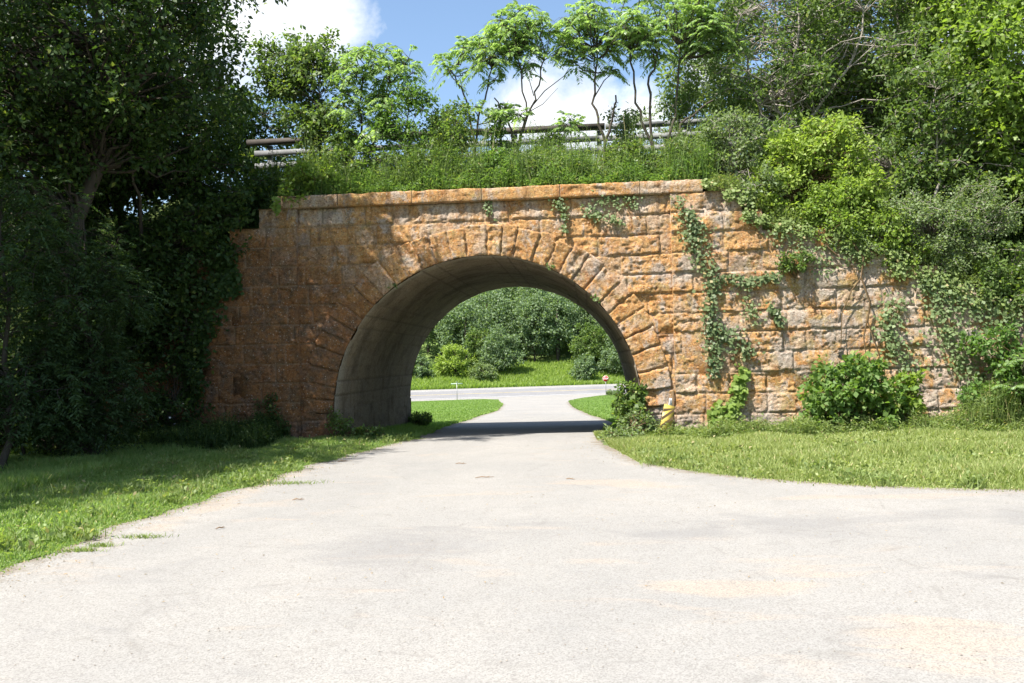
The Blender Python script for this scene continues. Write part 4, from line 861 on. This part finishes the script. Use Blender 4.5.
v = np.stack([v[..., 0]*np.cos(an)[:, None]-v[..., 1]*np.sin(an)[:, None], v[..., 0]*np.sin(an)[:, None]+v[..., 1]*np.cos(an)[:, None], v[..., 2]], -1)
v += np.stack([x, y, s*.5+.006+0*x], 1)[:, None]
o = mk('loose_gravel', [(v.reshape(-1, 3), (np.arange(n)[:, None, None]*6+oct_f[None]).reshape(-1, 3))], mat_leaf('gravel', (.15, .13, .11), (.30, .27, .23), 0.0, .9)); tag(o, 'loose pale gravel along the drive edges', 'gravel', kind='stuff')

# ------------------------------------------------------------------ handrail on the bridge
M_rail = mat_plain('weathered_white_board', (.19, .195, .20), .7, 0, .45, 5); M_beam = mat_plain('dark_beam', (.06, .05, .042), .8, 0, .4, 6)
rail = empty('board_railing', (0, 4.0, 6.0), 'weathered board railing with dark top beam along the bridge deck behind the sumacs', 'railing')
def plank(name, x0, x1, y0, y1, z0, z1, m):
    segs = []; n = 3; xsn = np.linspace(x0, x1, n+1)
    for a, b in zip(xsn[:-1], xsn[1:]): dz = random.uniform(-.012, .012); segs.append(box(a+.004, b-.004, y0, y1, z0+dz, z1+dz))
    mk(name, segs, m, rail)
plank('top_beam', -6.6, 2.75, 3.90, 4.06, 7.42, 7.56, M_beam); plank('top_beam', 2.76, 7.2, 3.92, 4.05, 7.43, 7.55, M_rail)
plank('rail_board', -6.4, 7.1, 3.93, 3.975, 7.12, 7.26, M_rail); plank('rail_board', -6.4, 7.1, 3.93, 3.975, 6.80, 6.95, M_rail)
for x in (-6.0, -3.85, -1.7, .45, 2.6, 4.75, 6.9): mk('post', [box(x-.06, x+.06, 3.98, 4.09, 5.7, 7.40)], M_rail, rail)
sgn_ = None

# ------------------------------------------------------------------ signs
M_red = mat_plain('sign_red', (.55, .03, .03), .4, 0, .15); M_white = mat_plain('sign_white', (.78, .78, .76), .4, 0, .1)
M_steel = mat_plain('galvanised_steel', (.32, .32, .31), .5, .6, .3, 20); M_green = mat_plain('sign_green', (.03, .20, .09), .4, 0, .15)
M_yel = mat_plain('sign_yellow', (.46, .34, .07), .5, 0, .3, 14); M_blk = mat_plain('sign_dark_stripe', (.12, .075, .035), .6, 0, .3)
def textmesh(s, size, depth=.002):
    cu = bpy.data.curves.new('t', 'FONT'); cu.body = s; cu.size = size; cu.align_x = 'CENTER'; cu.align_y = 'CENTER'; cu.extrude = depth; cu.offset = size*.015
    ob = bpy.data.objects.new('t', cu); C.objects.link(ob); bpy.context.view_layer.update()
    me = bpy.data.meshes.new_from_object(ob.evaluated_get(bpy.context.evaluated_depsgraph_get())); bpy.data.objects.remove(ob); bpy.data.curves.remove(cu)
    return me
def octagon(r, y0, y1, cz):
    a = np.arange(8)*np.pi/4+np.pi/8; p = np.stack([r*np.cos(a), 0*a, cz+r*np.sin(a)], 1); A = p.copy(); A[:, 1] = y0; B = p.copy(); B[:, 1] = y1
    v = np.concatenate([A, B, [[0, y0, cz]], [[0, y1, cz]]]); i = np.arange(8); j = (i+1) % 8
    f = np.concatenate([np.stack([i, j, j*0+16], 1), np.stack([j+8, i+8, i*0+17], 1), np.stack([i, i+8, j+8], 1), np.stack([i, j+8, j], 1)]); return v, f
sx, sy = 3.9, 76.5; sz = float(zat(sx, sy))
st = empty('stop_sign', (sx, sy, sz), 'small red octagonal stop sign on a thin post where the drive meets the highway', 'road sign')
def loc(part, off=(sx, sy, sz)): return np.asarray(part[0])+np.array(off), part[1]
mk('post', [loc(box(-.03, .03, 0, .04, -.3, 2.2))], M_steel, st)
bd = mk('sign_panel', [loc(octagon(.33, -.012, -.004, 1.9))], M_white, st)
fr = mk('red_face', [loc(octagon(.31, -.018, -.013, 1.9))], M_red, st)
me = textmesh('STOP', .225); me.materials.append(M_white); ob = bpy.data.objects.new('lettering', me); C.objects.link(ob); ob.parent = st; ob.rotation_euler = (R_(90), 0, 0); ob.location = (0, -.023, 1.9)
plant('bush', 'tiny dark weed at the foot of the stop sign', 'bush', (sx+.5, sy-.2, sz), [(sx+.5, sy-.2, sz+.3)], [(sx+.45, sy-.2, sz+.3, .45, .35, .35)], 18, 24, .18, L_mid, B_stem, 48, .02, .22, pname='leaves')
nx_, nyy = -12.6, 81.0; nz = float(zat(nx_, nyy))
ns_ = empty('street_name_sign', (nx_, nyy, nz), 'thin post with pale green street name blades beside the highway', 'road sign')
mk('post', [(np.asarray(box(-.03, .03, -.03, .03, -.3, 2.0)[0])+np.array([nx_, nyy, nz]), box(0, 1, 0, 1, 0, 1)[1])], M_steel, ns_)
mk('name_blade', [(np.asarray(box(-.65, .65, -.02, -.005, 1.85, 1.98)[0])+np.array([nx_, nyy, nz]), box(0, 1, 0, 1, 0, 1)[1])], mat_plain('faded_green', (.30, .40, .31), .5), ns_)
mk('name_blade', [(np.asarray(box(-.012, .012, -.5, .5, 2.01, 2.14)[0])+np.array([nx_, nyy, nz]), box(0, 1, 0, 1, 0, 1)[1])], mat_plain('faded_green_side', (.30, .40, .31), .5), ns_)

# hazard marker leaning by the arch
hm = bpy.data.objects.new('hazard_marker', None); C.objects.link(hm); hm.location = (3.58, -1.15, 0)
tag(hm, 'leaning yellow and dark striped hazard marker in the weeds right of the arch', 'road sign')
hm.rotation_euler = (R_(-8), R_(17), R_(18))
def lmk(name, parts, mat, parent):
    o = mk(name, parts, mat); o.parent = parent; return o
lmk('post', [box(-.025, .025, .004, .034, -.2, .80)], M_steel, hm)
pn = lmk('panel', [box(-.115, .115, -.003, .002, .02, .69)], M_yel, hm)
sv = []; sf = []
st_parts = []
for q in range(4):
    z0 = .02+q*.17
    poly = [(-.115, z0), (.115, z0+.24), (.115, z0+.305), (-.115, z0+.065)]
    poly = [(a, min(max(b, .055), .655)) for a, b in poly]
    if abs(poly[0][1]-poly[3][1]) < .01 and abs(poly[1][1]-poly[2][1]) < .01: continue
    v = [(a, -.006, b) for a, b in poly]; st_parts.append((np.array(v), np.array([(0, 1, 2, 3)])))
sp_ = lmk('dark_stripes', st_parts, M_blk, hm)
dl = empty('delineator_stub', (3.82, -.85, 0), 'thin broken post with a white reflector behind the hazard marker', 'post')
mk('stake', [box(3.80, 3.84, -.86, -.84, -.1, .92)], B_stem, dl); mk('reflector', [box(3.745, 3.797, -.868, -.86, .62, .78)], M_white, dl)

# ------------------------------------------------------------------ beyond the highway
def fartree(name, label, x, y, h, w, mat, seed, n=90, ls=.34, lpc=70, group='trees and bushes beyond the highway', low=.12):
    z = float(zat(x, y))-.2
    return plant(name, label, 'tree', (x, y, z), [(x, y, z+h*.4), (x+.3, y, z+h*.85)],
                 [(x, y, z+h*(.5+low*.5), w, w*.9, h*(.48-low*.3)), (x+w*.35, y-.5, z+h*.38, w*.7, w*.6, h*.24), (x-w*.4, y-.3, z+h*.42, w*.65, w*.6, h*.26), (x+.1*w, y, z+h*.8, w*.5, w*.5, h*.2)],
                 n, lpc, ls, mat, B_dark, seed, .16, w*.26, group, style='far', twigs=4, shell=.75, anch=(.15, 1), lw=.75)
fartree('far_bush', 'yellowish round bush beyond the highway, left of the round tree', -17.6, 114, 5.2, 2.5, L_yel, 101, 80, .30)
fartree('far_bush', 'low dark bush beyond the highway at the left edge of the arch view', -22.4, 112.5, 3.8, 1.9, L_forest, 102, 60, .28)
fartree('far_tree', 'rounded green tree in the middle of the arch view', -11.2, 117, 7.3, 3.1, L_forest, 103, 130, .30)
fartree('far_tree', 'smaller green tree behind the yellowish bush', -14.6, 119, 6.6, 2.2, L_mid, 104, 80, .30)
fartree('far_bush', 'pale grey-green bush at the foot of the round tree', -13.4, 112.5, 3.0, 1.9, L_grey, 105, 50, .26)
fartree('far_tree', 'light green tree right of centre in the arch view', 2.6, 121, 7.5, 3.1, L_mid, 106, 120, .30)
fartree('far_bush', 'shrubby green bush near the stop sign beyond the road', -.6+2.2, 114.5, 4.2, 2.0, L_forest, 107, 60, .28)
fartree('far_tree', 'spreading green tree at the right edge of the arch view', 7.6, 119, 7, 3.6, L_forest, 108, 120, .32)
fartree('far_tree', 'tall dark tree in the left of the arch view', -22, 128, 12, 4.0, L_forest, 109, 130, .36)
fartree('far_tree', 'dark tree behind the round tree in the arch view', -6.5, 126, 11, 3.6, L_forest, 110, 120, .36)
# hillside wood: one mass
rng = np.random.default_rng(111); P = []; D = []; wood = []
for i in range(240):
    x = -75+120*rng.random(); v = 128+44*rng.random(); y = YfromV(x, v); z = float(zv(v))
    h = rng.uniform(9, 15); w = rng.uniform(2.6, 4.4); wood.append(tube([(x, y, z-.5), (x, y, z+h*.5), (x+.3, y, z+h*.85)], [.25, .18, .06], 5))
    near = (-32 < x < 16)
    cl = in_blobs([(x, y, z+h*.58, w, w, h*.42)], 70 if near else 24, rng, .8)
    for c in cl:
        k_ = 36 if near else 14
        q = c+rng.normal(size=(k_, 3))*w*.15; P.append(q); D.append(rng.normal(size=(k_, 3))+np.array([0, 0, -.1]))
P = np.concatenate(P); D = np.concatenate(D)
woodm = empty('woodland', (-15, 150, 5), 'dense green hillside woodland beyond the highway', 'woodland'); woodm['kind'] = 'stuff'
mk('foliage', [leaves(P, D, .42*rng.uniform(.6, 1.3, len(P)), .30, rng)], L_forest, woodm); mk('trunks', wood, B_dark, woodm, True)
# meadow growth on the near bank
n = 60000; x = -45+70*rng.random(n); v = 110+17*rng.random(n)**1.1; y = YfromV(x, v)
o = mk('meadow', blades(np.stack([x, y], 1), zv(v)-.05, .5+.5*rng.random(n), rng, .05+.03*rng.random(n), .3), mat_leaf('meadow_green', (.19, .29, .06), (.29, .37, .09), .5)); tag(o, 'tall light green meadow growth on the bank beyond the highway', 'meadow', kind='stuff')

# ------------------------------------------------------------------ world, sun, camera
SUN_EL, SUN_AZ = 57.0, 45.0       # azimuth: degrees left of straight behind the viewer
w = bpy.data.worlds.new('World'); sc.world = w; w.use_nodes = True; nt = w.node_tree; nt.nodes.clear(); k = N(nt)
sky = k.n('ShaderNodeTexSky', _sky_type='NISHITA'); sky.sun_disc = False; sky.sun_elevation = R_(SUN_EL)
dx, dy = -math.sin(R_(SUN_AZ)), -math.cos(R_(SUN_AZ))
sky.sun_rotation = math.atan2(dx, dy); sky.air_density = 1.0; sky.dust_density = 1.6; sky.ozone_density = 1.2
tc = k.n('ShaderNodeTexCoord').outputs['Generated']
def blob(d, r):
    s = k.n('ShaderNodeVectorMath', _operation='DISTANCE'); k.set(s.inputs[0], tc); s.inputs[1].default_value = d
    return k.ramp(s.outputs['Value'], 0, r, (1, 1, 1), (0, 0, 0))
bl = None
for d, r in (((-.05, .958, .262), .085), ((.0, .96, .25), .085), ((.065, .958, .255), .06), ((-.27, .90, .355), .085), ((-.36, .86, .36), .15), ((.125, .945, .300), .035), ((.42, .84, .36), .18), ((.8, .4, .3), .25)):
    b_ = blob(d, r); bl = b_ if bl is None else k.math('MAXIMUM', bl, b_)
cn = k.noise(tc, 11, 12, .64, .3)
cm = k.ramp(k.math('ADD', k.math('MULTIPLY', bl, .75), k.math('MULTIPLY', cn, .95)), .70, .98)
cs = k.noise(k.vscale(tc, (1, 1, 1.8)), 14, 6, .6)
cloud = k.mix(k.ramp(cs, .3, .7), (4.6, 4.9, 5.3), (7.4, 7.5, 7.5))
skyc = k.mix(1.0, sky.outputs[0], (1.10, 1.16, 1.18), 'MULTIPLY')
col = k.mix(k.math('MULTIPLY', cm, .95), skyc, cloud)
bg = k.n('ShaderNodeBackground'); k.set(bg.inputs[0], col); bg.inputs[1].default_value = .078
k.set(k.n('ShaderNodeOutputWorld').inputs[0], bg.outputs[0])
sd = bpy.data.lights.new('sun', 'SUN'); sd.energy = 5.0; sd.angle = R_(.53); sd.color = (1, .955, .88)
so = bpy.data.objects.new('sun', sd); C.objects.link(so)
dirv = Vector((dx*math.cos(R_(SUN_EL)), dy*math.cos(R_(SUN_EL)), math.sin(R_(SUN_EL))))
so.rotation_euler = dirv.to_track_quat('Z', 'Y').to_euler(); so.location = dirv*60

cd = bpy.data.cameras.new('camera'); cd.sensor_width = 36; cd.lens = 900/1024*36; cd.clip_end = 3000; cd.clip_start = .05
co = bpy.data.objects.new('camera', cd); C.objects.link(co); sc.camera = co
co.location = (2.1812, -18.8783, 1.6)
yaw, pit, rol = .0845, .0216, .0253
from mathutils import Matrix
Rm = Matrix.Rotation(yaw, 4, 'Z') @ Matrix.Rotation(math.pi/2+pit, 4, 'X') @ Matrix.Rotation(-rol, 4, 'Z')
co.rotation_euler = Rm.to_euler()
vs_ = sc.view_settings; vs_.view_transform = 'Standard'; vs_.look = 'None'; vs_.exposure = 1.4; vs_.gamma = 1; vs_.use_curve_mapping = False
sc.render.engine = 'CYCLES'
sc.cycles.max_bounces = 8; sc.cycles.transparent_max_bounces = 4
sc.render.resolution_x = 1024; sc.render.resolution_y = 683
